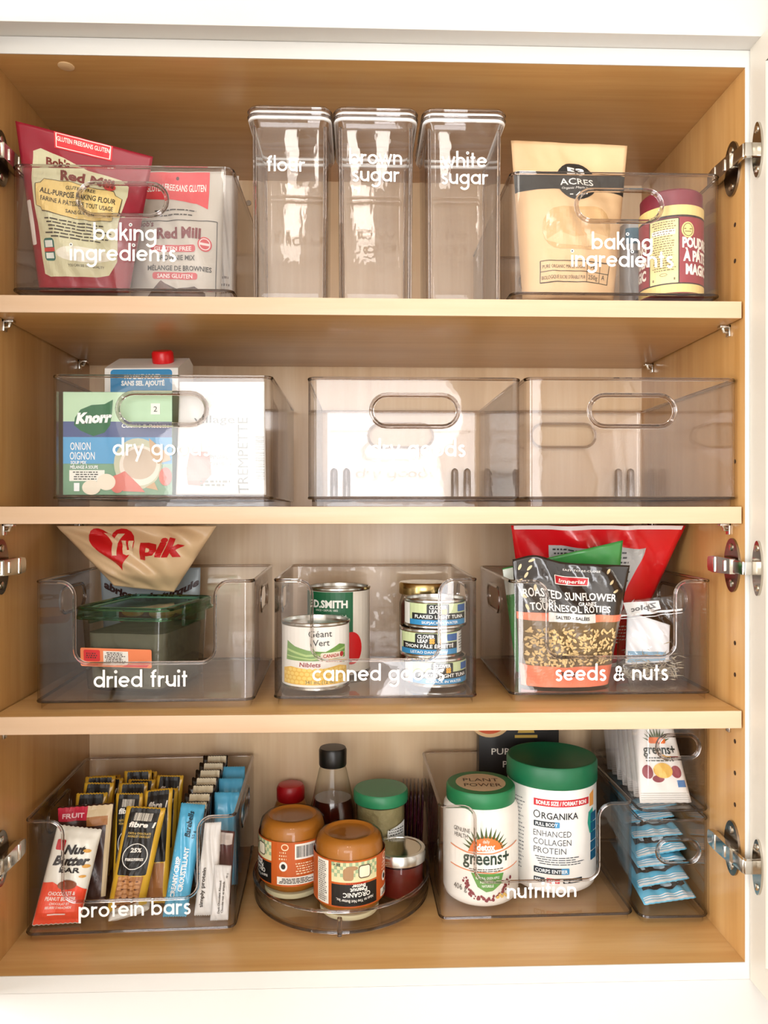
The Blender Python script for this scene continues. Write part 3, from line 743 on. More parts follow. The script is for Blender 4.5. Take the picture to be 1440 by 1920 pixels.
# ---- top shelf, right bin
b = Soft('sugar_bag', 'kraft paper maple sugar bag with black band and round logo', 'sugar bag',
         [Q(980, None, .060, F1), Q(1150, None, .060, F1), Q(1176, 274, .060), Q(958, 264, .060)], 206, 290, .055, M('#e2bd90', .55, bump=.15), wr=.0011, seed=12)
b.ink('black_band', [R(-103, 103, 194, 232), E(8, 212, 38, 40)], '#24221f', 1, .6)
b.ink('logo_lettering', [T('53', 8, 226, 15, 34, .05), T('ACRES', 8, 203, 14, 62, .01), T('Organic Maple Sugar', 8, 194, 5, 60, 0, 0, .3)] + [R(-8, -2, 182, 184), R(16, 24, 182, 184), poly([(2, 180), (10, 188), (14, 180)])], '#f4f1ea', 2, g=False)
b.ink('oval_window', [R(-62, 72, 84, 158, 34)], '#d2aa78', 1, .12)
b.ink('sugar_crystals', [poly([(-58, 100), (-30, 92), (20, 88), (60, 94), (68, 106), (40, 112), (0, 104), (-30, 114)])], '#dcb98a', 2, .25)
b.ink('label_boxes', [frame(-70, 78, 26, 62, 1.3), R(-70, 78, 43.4, 44.6), R(26, 27.2, 26, 62), R(56, 57.2, 26, 62)], '#3a2c1e', 1, g=True)
b.ink('lettering', [T('PURE ORGANIC MAPLE SUGAR', -22, 49, 6, 88), T("BIOLOGIQUE SUCRE D'ÉRABLE PUR", -22, 31, 6, 90), T('250g', 41, 31, 8, 22), T('A', 66, 33, 9, 8), stroke([(34, 50), (40, 55), (48, 54)], 1.4), stroke([(40, 55), (44, 48)], 1.4)], '#3a2c1e', 1, g=False)
b = Soft('baking_soda_box', 'narrow white and blue packet between sugar bag and baking powder', 'packet',
         [Q(1163, None, .13, F1), Q(1218, None, .13, F1), Q(1218, 425, .13), Q(1163, 425, .13)], 60, 130, .03, M('#e4eaee', .3, coat=.3), style='flat', wr=.0005, seed=3)
b.ink('blue_picture', [E(26, 58, 22, 34), R(-26, 10, 100, 122)], '#6fa3c4', 1)
b.ink('grey_print', [poly([(-20, 10), (-4, 24), (10, 14), (4, 8)]), R(-22, 4, 86, 90)], '#8d979f', 1)
# ---- rigid round packages
def cylF(r, yaw, t=None):
    if t is not None: yaw -= math.atan2(t.location.x, t.location.y + DC)
    rf = r if callable(r) else (lambda z: r)
    def F(x, z, e):
        rr = rf(z); a = x / rf(0) + yaw
        return ((rr + e) * math.sin(a), -(rr + e) * math.cos(a), z)
    return F
def cyl(name, label, cat, px, y, z, prof, mat, group=None, seg=56, bodyname='body', x=None):
    t = thing(name, label, cat, (X(px, y) if x is None else x, y, z), 0, group)
    latheobj(bodyname, prof, mat, t, seg)
    return t
def dec(t, name, shapes, hexc, F, lev=1, rough=.45, g=.006, mat=None):
    return decal(t, name, shapes, mat or M(hexc, rough), F, .00022 * lev, g)
def mm(sh):
    return [([(a / 1000, b / 1000) for a, b in v], t) for v, t in (sh if isinstance(sh, list) else [sh])]
r = .0375
t = cyl('baking_powder_can', 'burgundy and yellow baking powder can with burgundy lid', 'can', 1262, .0525, F1, [(r - .001, 0), (r, .001), (r, .104), (r - .002, .106)], M('#96303a', .35), x=.3562); t.scale = (.933, .933, .915)
latheobj('lid', [(r - .003, .106), (r - .0015, .107), (r - .0012, .124), (r - .004, .127), (0, .127)], M('#7c2434', .45), t)
Fc_ = cylF(r, .02, t)
dec(t, 'yellow_band', mm([R(-123, 123, 1, 11), R(-123, 123, 94, 106)]), '#e9cf86', Fc_, 1, .4)
dec(t, 'black_band', mm([R(-123, 123, 11, 12.6), R(-123, 123, 91.5, 94)]), '#2a1a16', Fc_, 1, .4)
dec(t, 'text_panel', mm([R(-26, 8, 12, 90, 1)]), '#f0e2a0', Fc_, 2)
dec(t, 'panel_frame', mm([frame(-26, 8, 12, 90, 1.1, 1)]), '#2a1a16', Fc_, 3)
dec(t, 'panel_print', mm(lines(-23, 5, 27, 88, 21, 1.1, 7) + [R(-22, 4, 16, 19), ring(-9, 23, 4, 1.6, .5)]), '#7d6a44', Fc_, 4, g=None)
dec(t, 'panel_note', mm([R(-23, 4, 71, 77)]), '#faf6ea', Fc_, 3)
dec(t, 'lettering', mm([T('POUDRE', 33, 55, 12, 42, .05), T('À PÂTE', 32, 39, 12, 38, .05), T('MAGIC', 34, 23, 12, 36, .05), T('BAKING', -52, 55, 12, 42, .05), T('POWDER', -50, 38, 12, 42, .05), T('MAGIC', -50, 22, 12, 36, .05)]), '#f6f0e4', Fc_, 2, g=None)
dec(t, 'medallion', mm([E(19, 76, 8, 9.5)]), '#ead68c', Fc_, 2)
dec(t, 'medallion_print', mm([ring(19, 76, 6, 7.4, .8), R(14, 24, 76.5, 77.6), R(15, 23, 73.5, 74.4)]), '#6d5a24', Fc_, 3, g=None)
# ---- second shelf, left bin
x0, x1 = X(118, .034), X(323, .034); bw = (x1 - x0) * 1000
t = thing('soup_box', 'green and blue onion soup mix box behind the dry goods lettering', 'box', ((x0 + x1) / 2, .034, F2))
boxobj('carton', (-bw / 2000, bw / 2000, 0, .040, 0, .1125), M('#7fa98b', .4, coat=.2), t, .0006)
FB = lambda x, z, e: (x, -e, z)
h = bw / 2
dec(t, 'mint_panel', mm([R(-h + .3, h - .3, 76, 112)]), '#bfe0bd', FB, 1)
dec(t, 'navy_band', mm([R(-h + .3, h - .3, 63, 80)]), '#4e5d8c', FB, 2)
dec(t, 'blue_panel', mm([R(-h + .3, h - .3, 34, 63)]), '#5ba6d8', FB, 2)
dec(t, 'brand_leaf', mm([poly([(-47, 76), (-46, 84), (-40, 93), (-28, 98), (-14, 99), (-5, 104), (-6, 90), (-8, 76), (-14, 68), (-26, 64), (-40, 70)])]), '#23693f', FB, 3)
dec(t, 'brand_lettering', mm([T('Knorr', -26, 79, 11, 38, .06, .05, .25)]), '#ffffff', FB, 4, g=None)
dec(t, 'product_lettering', mm([T('ONION', -40, 49, 8.5, 22, .01), T('OIGNON', -38, 38.5, 8.5, 27, .01), T('SOUP MIX', -42, 33.5, 3.6, 17, .03), T('MÉLANGE À SOUPE', -36, 28.5, 3.6, 30, .03), T('Cuisine & Recette', 30, 73.5, 5, 52, .02, 0, .25), R(-47, -41, 4, 13)]), '#f4fafc', FB, 4, g=None)
dec(t, 'note_panel', mm([R(-52, -14, 15, 27), R(36, 46, 88, 100)]), '#f3f4ea', FB, 3)
dec(t, 'note_print', mm(lines(-49, -17, 16, 26, 4, 1.1, 3) + [T('2', 41, 91, 6, 4)]), '#3a4038', FB, 4, g=None)
dec(t, 'plate_picture', mm([E(22, 34, 26, 28)]), '#c9ccb0', FB, 3)
dec(t, 'dip_bowl', mm([E(24, 32, 22, 22)]), '#efe7da', FB, 4)
dec(t, 'dip', mm([E(24, 34, 18, 17)]), '#cdbba6', FB, 5)
dec(t, 'radish_picture', mm([E(0, 12, 8, 10), poly([(6, 4), (0, 22), (8, 26), (24, 10), (30, 3)]), E(52, 20, 7, 10)]), '#d9786c', FB, 6)
dec(t, 'onion_picture', mm([E(-28, 8, 10, 8), E(-12, 14, 10, 9)]), '#efe6d2', FB, 6)
dec(t, 'bread_picture', mm([poly([(34, 62), (56, 44), (58, 38), (44, 34), (36, 44)]), poly([(30, 8), (40, 14), (44, 5)])]), '#c9a880', FB, 6)
# broth carton with a slanted roof and a red screw cap
t = thing('broth_carton', 'white and blue no salt broth carton with red cap', 'carton', (X(265, .105), .105, F2), math.radians(-4))
bm = bmesh.new()
prism(bm, [(0, 0), (.062, 0), (.062, .166), (.046, .172), (.010, .1565), (0, .1515)], -.044, .044, lambda a, yy, zz: (yy, a, zz))
bobj('carton', bm, M('#eceae4', .4, coat=.2), t)
dec(t, 'blue_panel', mm([R(-37, 37, 3, 150, 4)]), '#1f86bd', FB, 1)
dec(t, 'lettering', mm([T('NO SALT ADDED', 2, 139, 5, 44, .05), T('SANS SEL AJOUTÉ', 2, 131, 5.5, 52, .05)]), '#f4fafc', FB, 2, g=None)
bm = bmesh.new(); lathe(bm, [(.0125, 0), (.0130, .002), (.0128, .012), (.011, .0145), (0, .0145)], 28)
bmesh.ops.transform(bm, matrix=Matrix.Translation((.018, .026, .1625)) @ Matrix.Rotation(math.radians(18), 4, 'X'), verts=bm.verts[:]); bobj('cap', bm, M('#d9161c', .3), t, True)
b = Soft('dip_mix_packet', 'white dip mix packet with vertical grey lettering and radish picture', 'packet',
         [Q(330, None, .032, F2), Q(499, None, .032, F2), Q(496, 716, .030), Q(337, 716, .030)], 168, 225, .014, M('#ecebe8', .4), style='bar', wr=.0005, seed=21)
b.ink('brand_lettering', [T('village', -12, 142, 15, 78), T('TREMPETTE', 64 - 12, 78, 20, 150, 0, PI / 2)], '#8f9290', 2, g=False)
b.ink('lettering', [T('ÉPINARDS', 0, 70, 9, 46), T('CRÉMEUX', 2, 56, 9, 42)] + lines(-40, 28, 16, 30, 2, 4, 3) + barcode(66, 82, 30, 116, 4, False), '#a5a8a4', 2, g=False)
b.ink('radish_picture', [poly([(-60, 20), (-64, 50), (-58, 84), (-20, 86), (-16, 40), (-36, 18)])], '#e2a8a0', 1)
b.ink('leaf_picture', [poly([(-30, 190), (-18, 206), (-10, 190), (-20, 170)]), poly([(-14, 104), (0, 122), (12, 112), (-4, 92)])], '#c9d2c0', 1)
t = thing('spice_box', 'small brown printed box behind the soup box', 'box', (X(364, .098), .108, F2), math.radians(-28))
boxobj('carton', (-.020, .020, 0, .05, 0, .098), M('#8a5a3a', .5), t, .0005)
dec(t, 'text_panel', mm([R(-18, 18, 30, 92)]), '#d9c3a4', FB, 1)
dec(t, 'lettering', mm(lines(-16, 16, 34, 88, 12, 1.6, 4)), '#5a3a2a', FB, 2, g=None)
# ------------------------------------------------------------------ third shelf
# dried fruit bin
t = thing('apricot_bag', 'tan and grey dried apricot bag with red heart logo', 'fruit bag', P(265, 1240, .236))
o = Vector(t.location); t.location.z = F3
def subsoft(parent, pts, W_, H_, T_, mat, **k):
    s = Soft('tmp', 'tmp', 'tmp', pts, W_, H_, T_, mat, **k); d = s.root
    for c in list(d.children): c.parent = parent; c.location = d.location - parent.location
    s.off = d.location - parent.location; bpy.data.objects.remove(d); s.root = parent
    F0 = s.F; s.F = lambda x, z, e: F0(x, z, e) + s.off
    return s
lo_ = subsoft(t, [Q(198, None, .236, F3 + .001), Q(372, None, .236, F3 + .001), Q(376, 1064, .236), Q(188, 1070, .236)], 200, 220, .040, M('#a9b6bd', .35, coat=.2), wr=.0014, seed=31)
lo_.body.name = 'bag_body'
lo_.ink('lettering', [T('abricots de turquie', 2, 146, 18, 192, .05, 0, .1, 34)], '#3a1814', 2, g=False)
lo_.ink('fruit_picture', [R(-60, 96, 96, 134, 8)], '#8a3a24', 1); lo_.ink('fruit_ovals', [E(-30, 122, 24, 12), E(30, 118, 26, 14), E(70, 124, 18, 10)], '#d98a34', 2)  # orange ovals printed over the fruit picture
up = subsoft(t, [Q(214, 1098, .178), Q(326, 1110, .178), Q(406, 986, .165), Q(106, 986, .165)], 200, 130, .030, M('#e9c79a', .4, coat=.2), style='sachet', wr=.0022, seed=33)
up.body.name = 'bag_top'
hz = [(-34 + 33 * math.sin(a) ** 3, 91 + 2.9 * (13 * math.cos(a) - 5 * math.cos(2 * a) - 2 * math.cos(3 * a) - math.cos(4 * a))) for a in [2 * PI * i / 36 for i in range(36)]]
up.ink('heart', [poly(hz)], '#d8181c', 2)
up.ink('logo_letters', [T('Yu', -28, 78, 38, 44, .05, 0, .15)], '#f1d6ae', 3, g=False)
up.ink('brand_letters', [T('pik', 40, 76, 32, 68, .05, -.08)], '#cf1b1e', 2, g=False)
# green lidded box
t = thing('lidded_box', 'smoky square food container with green lid and orange sticker', 'food container', (X(220, .05), .048, F3), math.radians(-11))
def rbox(name, w_, d_, z0, z1, w2, d2, r, mat, par, cap0=True, cap1=True, dx=0, dy=0):
    bm = bmesh.new(); A = [bm.verts.new((x + dx, y + dy, z0)) for x, y in rrect(w_, d_, r)]; B = [bm.verts.new((x + dx, y + dy, z1)) for x, y in rrect(w2, d2, r)]
    n = len(A)
    for i in range(n): bm.faces.new((A[i], A[(i + 1) % n], B[(i + 1) % n], B[i]))
    if cap0: bm.faces.new(A)
    if cap1: bm.faces.new(B)
    return bobj(name, bm, mat, par, True)
dy = .075
rbox('box_body', .098, .122, .0, .086, .106, .130, .014, SMOKE, t, True, False, dy=dy)
rbox('dried_fruit', .088, .112, .002, .064, .094, .118, .012, M('#6e6b5a', .8, var=.3, bump=.8, bscale=40), t, dy=dy)['kind'] = 'stuff'
lid = rbox('lid', .116, .140, .082, .092, .114, .138, .016, GREENCLEAR, t, False, True, dy=dy)
bm = bmesh.new(); tube(bm, [(x, y + dy, .0925) for x, y in rrect(.112, .136, .015)], .0022, closed=True); tube(bm, [(x, y + dy, .082) for x, y in rrect(.117, .141, .016)], .0018, closed=True); bobj('lid_rim', bm, solidglass('green_rim', (.25, .52, .40)), lid, True)
bm = bmesh.new(); tube(bm, [(x, y + dy, .092) for x, y in rrect(.090, .112, .012)], .0014, closed=True); bobj('lid_groove', bm, M('#5d8f76', .2), lid, True)
for sx in (-1, 1): boxobj('lid_clip', (sx * .0585 - .0022, sx * .0585 + .0022, dy - .03, dy + .03, .070, .094), GREENCLEAR, t, .001)
FS = lambda x, z, e: (x, dy - .0655 + (.086 - z) * .05 - e - .0008, z)
dec(t, 'sticker', mm([R(-50, 36, 27, 48, 2)]), '#ef8a5c', FS, 1)
dec(t, 'sticker_panel', mm([R(-22, 8, 30, 45)]), '#f1efe6', FS, 2)
dec(t, 'sticker_logo', mm([R(-46, -26, 33, 46, 2)]), '#d9353a', FS, 2); dec(t, 'sticker_picture', mm([poly([(0, 28), (30, 28), (36, 34), (14, 32)])]), '#d9353a', FS, 2)
dec(t, 'sticker_print', mm(lines(-20, 6, 31, 44, 7, 1.0, 5) + lines(-44, -28, 36, 43, 3, 1.4, 6)), '#4a3a34', FS, 3, g=None)
# canned goods
def can_profile(r, H_):
    return [(r - .002, 0), (r, .0012), (r, .003), (r - .0012, .0045), (r - .0012, H_ - .0045), (r, H_ - .003), (r, H_ - .0008), (r - .001, H_), (r - .0028, H_ - .0006), (r - .0032, H_ - .0042), (r - .012, H_ - .0046), (0, H_ - .0046)]
def can(name, label, px, y, z, r, H_, group=None):
    t = thing(name, label, 'can', (X(px, y), y, z), 0, group)
    latheobj('body', can_profile(r, H_), TIN, t, 64); return t
r = .0405
t = can('pumpkin_can', 'tall green and cream pumpkin puree can behind the corn can', 635, .168, F3, r, .108)
Fc_ = cylF(r - .0012, -.1, t)
dec(t, 'paper_label', mm([R(-124, 124, 4.6, 103.4)]), '#e9e2d4', Fc_, 1)
dec(t, 'green_panel', mm([R(-62, 22, 52, 103, 0)]), '#14603a', Fc_, 2)
dec(t, 'red_disc', mm([E(20, 34, 15, 20)]), '#d81f22', Fc_, 3)
dec(t, 'lettering', mm([T('E.D.SMITH', -12, 84, 9, 54, .04), T('SINCE • DEPUIS 1882', -12, 79.5, 2.4, 30), T('PURE PUMPKIN', -12, 68, 7.5, 50), T('PURE CITROUILLE', -12, 57, 7.5, 56)]), '#f2f4ec', Fc_, 3, g=None)
r = .0402
t = can('corn_can', 'short white and green sweet corn can standing at the front of the bin', 592, .090, F3, r, .0765)
Fc_ = cylF(r - .0012, -.02, t)
dec(t, 'paper_label', mm([R(-125, 125, 4.6, 72)]), '#ece9e2', Fc_, 1)
dec(t, 'green_field', mm([poly([(-38, 34), (-36, 56), (-24, 50), (-8, 46), (12, 44), (30, 52), (40, 50), (40, 36), (0, 34)])]), '#6f9a4c', Fc_, 2)
dec(t, 'leaf_stripes', mm([stroke([(-36, 46), (-10, 40), (20, 42), (40, 47)], 2.4), stroke([(-36, 39), (-4, 36), (24, 39), (40, 42)], 1.6)]), '#a9c77c', Fc_, 3)
dec(t, 'corn_picture', mm([poly([(-44, 7), (-44, 24), (-30, 27), (0, 24), (30, 28), (44, 25), (44, 7)])]), '#e8b83c', Fc_, 2)
dec(t, 'kernels', mm([E(-40 + 6.2 * i + (3 if j % 2 else 0), 10 + 4.6 * j, 2.7, 2.0, 8) for i in range(14) for j in range(4 if 0 < i < 13 else 3)]), '#f2cf62', Fc_, 3, g=None)
dec(t, 'brand_lettering', mm([T('Géant', 6, 61, 7.5, 27), T('Vert', 7, 51, 7.5, 19)]), '#262a26', Fc_, 4, g=None)
dec(t, 'red_lettering', mm([T('Niblets', -6, 27.5, 5, 24, .02, 0, .1)]), '#9a2b34', Fc_, 4, g=None)
dec(t, 'country_badge', mm([R(6, 36, 36, 43, 2)]), '#f3ead8', Fc_, 4)
dec(t, 'badge_lettering', mm([T('CANADA', 19, 37.6, 4, 20, .02), E(33, 40, 3)]), '#b3302c', Fc_, 5, g=None)
dec(t, 'weight_print', mm([T('341 mL (12 oz)', 6, 8.5, 4, 34)]), '#5a4a1e', Fc_, 5, g=None)
r = .0368; hc = .0335
for i, (dx, yaw, lab) in enumerate(((.003, .25, 'flaked light tuna can at the bottom of the can stack'), (-.003, -.12, 'flaked light tuna can in the middle of the can stack'), (.0025, .12, 'flaked light tuna can on top of the can stack'))):
    t = thing('tuna_can', lab, 'can', (X(812, .098) + dx, .098, F3 + i * (hc + .0002)), 0, 'stacked tuna cans')
    latheobj('body', can_profile(r, hc), TIN, t, 64)
    Fc_ = cylF(r - .0012, yaw, t)
    dec(t, 'paper_label', mm([R(-118, 118, 4.4, 29)]), '#c4d3a2', Fc_, 1)
    dec(t, 'black_strip', mm([R(-34, 40, 10.5, 18)]), '#161a18', Fc_, 2)
    dec(t, 'blue_strip', mm([R(-118, 118, 4.4, 10.5)]), '#2b84b8', Fc_, 2)
    dec(t, 'white_panel', mm([R(40, 90, 4.4, 29), R(-80, -38, 4.4, 29)]), '#e9ece6', Fc_, 3)
    dec(t, 'brand_badge', mm([R(-14, 12, 16, 28.5, 1.5)]), '#14181a', Fc_, 3)
    dec(t, 'lettering', mm([T('CLOVER', -1, 23.3, 4, 20, .03), T('LEAF', -5, 18.2, 4, 12, .03), T('FLAKED LIGHT TUNA' if i != 1 else 'THON PÂLE ÉMIETTÉ', 2, 12.2, 4, 62, .02), T('SKIPJACK IN WATER' if i != 1 else "LISTAO DANS L'EAU", 2, 6, 3, 44, .01)]), '#f4f6f2', Fc_, 4, g=None)
    dec(t, 'clover', mm([E(6 + 2 * math.cos(k), 20 + 2 * math.sin(k), 1.7, n=10) for k in (.8, 2.36, 3.93, 5.5)]), '#d9a23a', Fc_, 5, g=None)
    dec(t, 'blue_badge', mm([R(24, 40, 19.5, 27.5, 1)]), '#2a5a9a', Fc_, 3)
    dec(t, 'panel_print', mm(lines(43, 70, 8, 27, 6, 1.2, 5 + i)), '#454a48', Fc_, 4, g=None)
t = thing('relish_jar', 'small dark glass jar with gold lid behind the tuna cans', 'jar', (X(794, .192), .192, F3))
latheobj('contents', [(.026, .003), (.0295, .008), (.0295, .080), (.027, .086), (0, .086)], M('#5a2418', .4), t)
latheobj('glass', [(.028, 0), (.0315, .005), (.0315, .083), (.0285, .092), (.0285, .098)], GLASSY, t, cap=False)
latheobj('lid', [(.0315, .095), (.032, .097), (.032, .108), (.0305, .110), (0, .1095)], GOLD, t)
# seeds and nuts
b = Soft('red_snack_bag', 'large glossy red bag with grey nutrition table at the back', 'snack bag',
         [Q(992, None, .205, F3 + .003), Q(1168, None, .205, F3 + .003), Q(1285, 985, .134), Q(958, 985, .150)], 330, 262, .036, M('#d4141d', .25, coat=.5), wr=.0026, seed=41)
b.ink('white_seal', [R(-160, 160, 255, 262)], '#f0e6e2', 1)
b.ink('nutrition_table', [poly([(-94, 226), (104, 222), (70, 110), (0, 130), (-92, 140)])], '#b9b9b6', 1)
b.ink('table_print', lines(-88, -10, 140, 222, 11, 3, 4) + lines(4, 84, 128, 218, 11, 3, 6) + [R(-6, -3, 140, 226)], '#3c3c3c', 2, g=False)
b.ink('white_print', [poly([(66, 88), (90, 120), (110, 132), (98, 108), (80, 92)])] + lines(60, 130, 40, 84, 6, 3, 9), '#f3dcd8', 2, g=False)
b = Soft('green_snack_bag', 'green bag wedged between red bag and sunflower seed pouch', 'snack bag',
         [Q(968, None, .140, F3 + .002), Q(1140, None, .140, F3 + .002), Q(1168, 1013, .112), Q(942, 1066, .116)], 200, 240, .018, M('#3f8f45', .35, coat=.2), wr=.0016, seed=44)
b.ink('pale_edge', [R(-100, -80, 180, 238), R(-60, -20, 200, 236)], '#e4ece0', 1)
b = Soft('sunflower_seed_bag', 'glossy black roasted sunflower seed pouch with coral base and clear window', 'snack bag',
         [Q(976, None, .080, F3), Q(1140, None, .080, F3), Q(1181, 1060, .080), Q(961, 1052, .080)], 190, 250, .050, M('#231f1e', .16, coat=.8), wr=.0022, seed=47, top=lambda u: .055 * math.exp(-((u + .62) / .32) ** 2))
b.ink('coral_base', [R(-94.5, 94.5, .5, 44)], '#f08465', 1, .3)
b.ink('coral_strip', [R(-94.5, 94.5, 134, 148)], '#f08465', 1, .3)
b.ink('seed_window', [R(-94, 94, 44, 134)], '#6d5a40', 1, .25)
rnd = random.Random(5); V, Fc2 = [], []
for i in range(300):
    sx, sz = rnd.uniform(-84, 84), rnd.uniform(46, 120); a = rnd.uniform(0, PI); L_, w_ = rnd.uniform(3.8, 5), rnd.uniform(1.9, 2.5)
    c0 = len(V); e0 = rnd.uniform(.0005, .0022)
    for k in range(8):
        q = 2 * PI * k / 8; dx_, dz_ = L_ * math.cos(q), w_ * math.sin(q) * (1 - .35 * math.cos(q))
        V.append(b.F(sx + dx_ * math.cos(a) - dz_ * math.sin(a), sz + dx_ * math.sin(a) + dz_ * math.cos(a), e0))
    V.append(b.F(sx, sz, e0 + .0022))
    Fc2 += [[c0 + k, c0 + (k + 1) % 8, c0 + 8] for k in range(8)]
o_ = mobj('seeds', V, Fc2, M('#cdb07c', .5, var=.3), b.root, True); o_['kind'] = 'stuff'
b.ink('salted_tag', [R(-44, 40, 133, 150)], '#d9d6d0', 2)
b.ink('tag_lettering', [T('SALTED - SALÉES', -2, 138.5, 6, 58, .03)], '#1e1a18', 3, g=False)
b.ink('lettering', [T('ROASTED SUNFLOWER', -4, 176, 15, 158, .02), T('SEEDS', -42, 166, 7, 26, .02), T('GRAINES', 26, 166, 7, 34, .02), T('TOURNESOL RÔTIES', -4, 153, 13, 140, .02)], '#efece6', 2, g=False)
b.ink('opening_note', [T('EASY TO RE-CLOSE', 16, 233, 4, 60)], '#efece6', 2, g=False)
b.ink('weight_lettering', [T('300g', -6, 26, 9, 32, .02)], '#3a2420', 2, g=False)
b.ink('brand_patch', [R(-28, 28, 205, 221)], '#b5202a', 2)
b.ink('brand_outline', [frame(-28, 28, 205, 221, 1.2), T('Imperial', 0, 208.5, 7.5, 44, .02, 0, .25)], '#f0e4da', 3, g=False)
b.ink('seed_pictures', [poly([(x + 6 * math.cos(a) * math.cos(r_) - 2.6 * math.sin(a) * math.sin(r_), z + 6 * math.cos(a) * math.sin(r_) + 2.6 * math.sin(a) * math.cos(r_)) for a in [2 * PI * k / 10 for k in range(10)]])
      for x, z, r_ in ((-84, 232, 1.2), (-64, 240, .4), (-74, 214, 1.0), (-86, 206, .5), (-60, 190, 1.4), (-82, 178, 2.4), (-78, 158, 1.9), (66, 214, .9), (74, 196, .5), (-68, 226, .8), (60, 236, 1.1))], '#d8c79e', 2)
b = Soft('zip_bag', 'clear zip bag of slivered seeds with a white card inside', 'zip bag',
         [Q(1156, None, .098, F3 + .003), Q(1284, None, .098, F3 + .003), Q(1278, 1112, .102), Q(1160, 1128, .104)], 160, 190, .042, FILM, wr=.0024, seed=51)
b.ink('zip_strip', [R(-78, 78, 152, 156), R(-78, 78, 146, 147.5)], '#f4f4f4', 1, .2)
b.ink('brand_patch', [poly([(-70, 186), (20, 180), (26, 160), (-60, 150)])], '#d9d9d8', 1)
b.ink('mirrored_lettering', [T('Ziploc', -18, 163, 12, 66, .03, .05, 0, 0, -1)], '#6b6b6b', 2, g=False)
c = Soft('seed_card', 'white folded card inside the clear zip bag', 'card', [Q(1172, 1246, .099), Q(1254, 1240, .099), Q(1256, 1172, .1025), Q(1176, 1146, .1025)], 100, 100, .004, M('#eceef0', .5), style='flat', wr=.0006, seed=3)
c.ink('blue_print', [R(-46, 40, 4, 26)], '#8fb4cc', 1)
rnd = random.Random(9); V, Fc2 = [], []
cz0 = P(1222, 1265, .098)
for i in range(260):
    p = Vector((cz0.x + rnd.uniform(-.034, .034), .098 + rnd.uniform(-.014, .014), F3 + .003 + abs(rnd.gauss(0, .016)) * .9)); d = Vector((rnd.gauss(0, 1), rnd.gauss(0, .6), rnd.gauss(0, .5))).normalized() * rnd.uniform(.004, .007); s_ = Vector((rnd.gauss(0, 1), rnd.gauss(0, 1), rnd.gauss(0, 1))).normalized() * .0009
    k = len(V); V += [p - d, p + s_, p + d, p - s_, p + d.cross(s_).normalized() * .0008]; Fc2 += [[k, k + 1, k + 4], [k + 1, k + 2, k + 4], [k + 2, k + 3, k + 4], [k + 3, k, k + 4], [k, k + 3, k + 2, k + 1]]
loc = b.root.location
o_ = mobj('slivered_seeds', [v - loc for v in V], Fc2, M('#b9ad92', .5, var=.35), b.root); o_['kind'] = 'stuff'
# ------------------------------------------------------------------ bottom shelf
# protein bars
def bar(name, label, pts, mat, seed, T_=.016, W_=60, H_=200, group='bars in the protein bar bin', **k):
    return Soft(name, label, 'snack bar', pts, W_, H_, T_, mat, style='bar', wr=k.pop('wr', .0006), seed=seed, nu=20, nv=22, serr=.0011, group=group, **k)
b = bar('nut_butter_bar', 'white and orange nut butter bar standing at the bin corner', [Q(60, None, .0755, F4), Q(150, None, .080, F4), Q(191, 1556, .104), Q(108, 1547, .100)], M('#ece9dc', .35, coat=.2), 61, T_=.018, W_=80, H_=205)
b.ink('orange_base', [poly([(-39, 2), (39, 2), (39, 74), (20, 86), (0, 80), (-20, 92), (-39, 88)])], '#ef4b2b', 1)
b.ink('product_lettering', [T('Nut', 4, 152, 19, 34, .05, .06, .25), T('Butter', 2, 128, 19, 60, .05, .04, .25), T('BAR', 4, 112, 11, 36, .03)], '#221a16', 2, g=False)
b.ink('red_badge', [R(-30, -14, 158, 180, 3)], '#c3202c', 2)
b.ink('biscuit_picture', [E(6, 86, 16, 10)], '#8a4a2c', 3); b.ink('nut_pictures', [E(26, 160, 7, 4), E(30, 126, 7, 4), E(28, 104, 6, 3)], '#d9a044', 2)
b.ink('white_lettering', [T('CHOCOLATE &', 0, 64, 8, 46, .03), T('PEANUT BUTTER', 0, 53, 8, 52, .03), T('CHOCOLAT ET', 0, 44, 5, 34, .02), T("BEURRE D'ARACHIDE", 0, 36, 5, 44, .02), R(-16, 14, 22, 25)], '#f7e8e0', 2, g=False)
def fibre(label, pts, seed, full=False, T_=.010):
    b = bar('fibre_bar', label, pts, M('#d9ab32', .3, coat=.3), seed, T_=T_)
    b.ink('black_panel', [R(-23, 23, 72, 198, 3)], '#16130f', 1)
    b.ink('end_print', [R(-20, 20, 8, 70)], '#a9703e', 1)
    if full:
        b.ink('oat_cluster', [E(-14 + 9 * (i % 4), 12 + 9 * (i // 4) + (i % 2) * 3, 5.4, 3.6, 8) for i in range(26)], '#c48c58', 2, g=False)
        b.ink('oat_spots', [E(-10 + 11 * (i % 3), 16 + 15 * (i // 3), 2.4, 1.5, 8) for i in range(12)], '#6b3c22', 3, g=False)  # small dark brown spots in the printed oat cluster
        b.ink('brand_lettering', [T('fibre 1', 0, 164, 10, 40, .04, 0, .2), T('25%', 0, 116, 8, 17, .04), T('FIBRE/FIBRES', 0, 100, 5, 28, .03), ring(0, 108, 19, 24, 1.4)], '#f1ede4', 2, g=False)
        b.ink('gold_print', [T('OATS & CHOCOLATE', 0, 150, 4, 36, .02), T('AVOINE ET CHOCOLAT', 0, 144, 4, 36, .02)], '#d6b45a', 2, g=False)
        b.ink('barcode', barcode(-14, 14, 176, 190, 3), '#efe9da', 2, g=False)
    else:
        b.ink('brand_lettering', [T('fibre 1', 0, 168, 12, 40, .04, 0, .2)], '#f1ede4', 2, g=False)
    return b
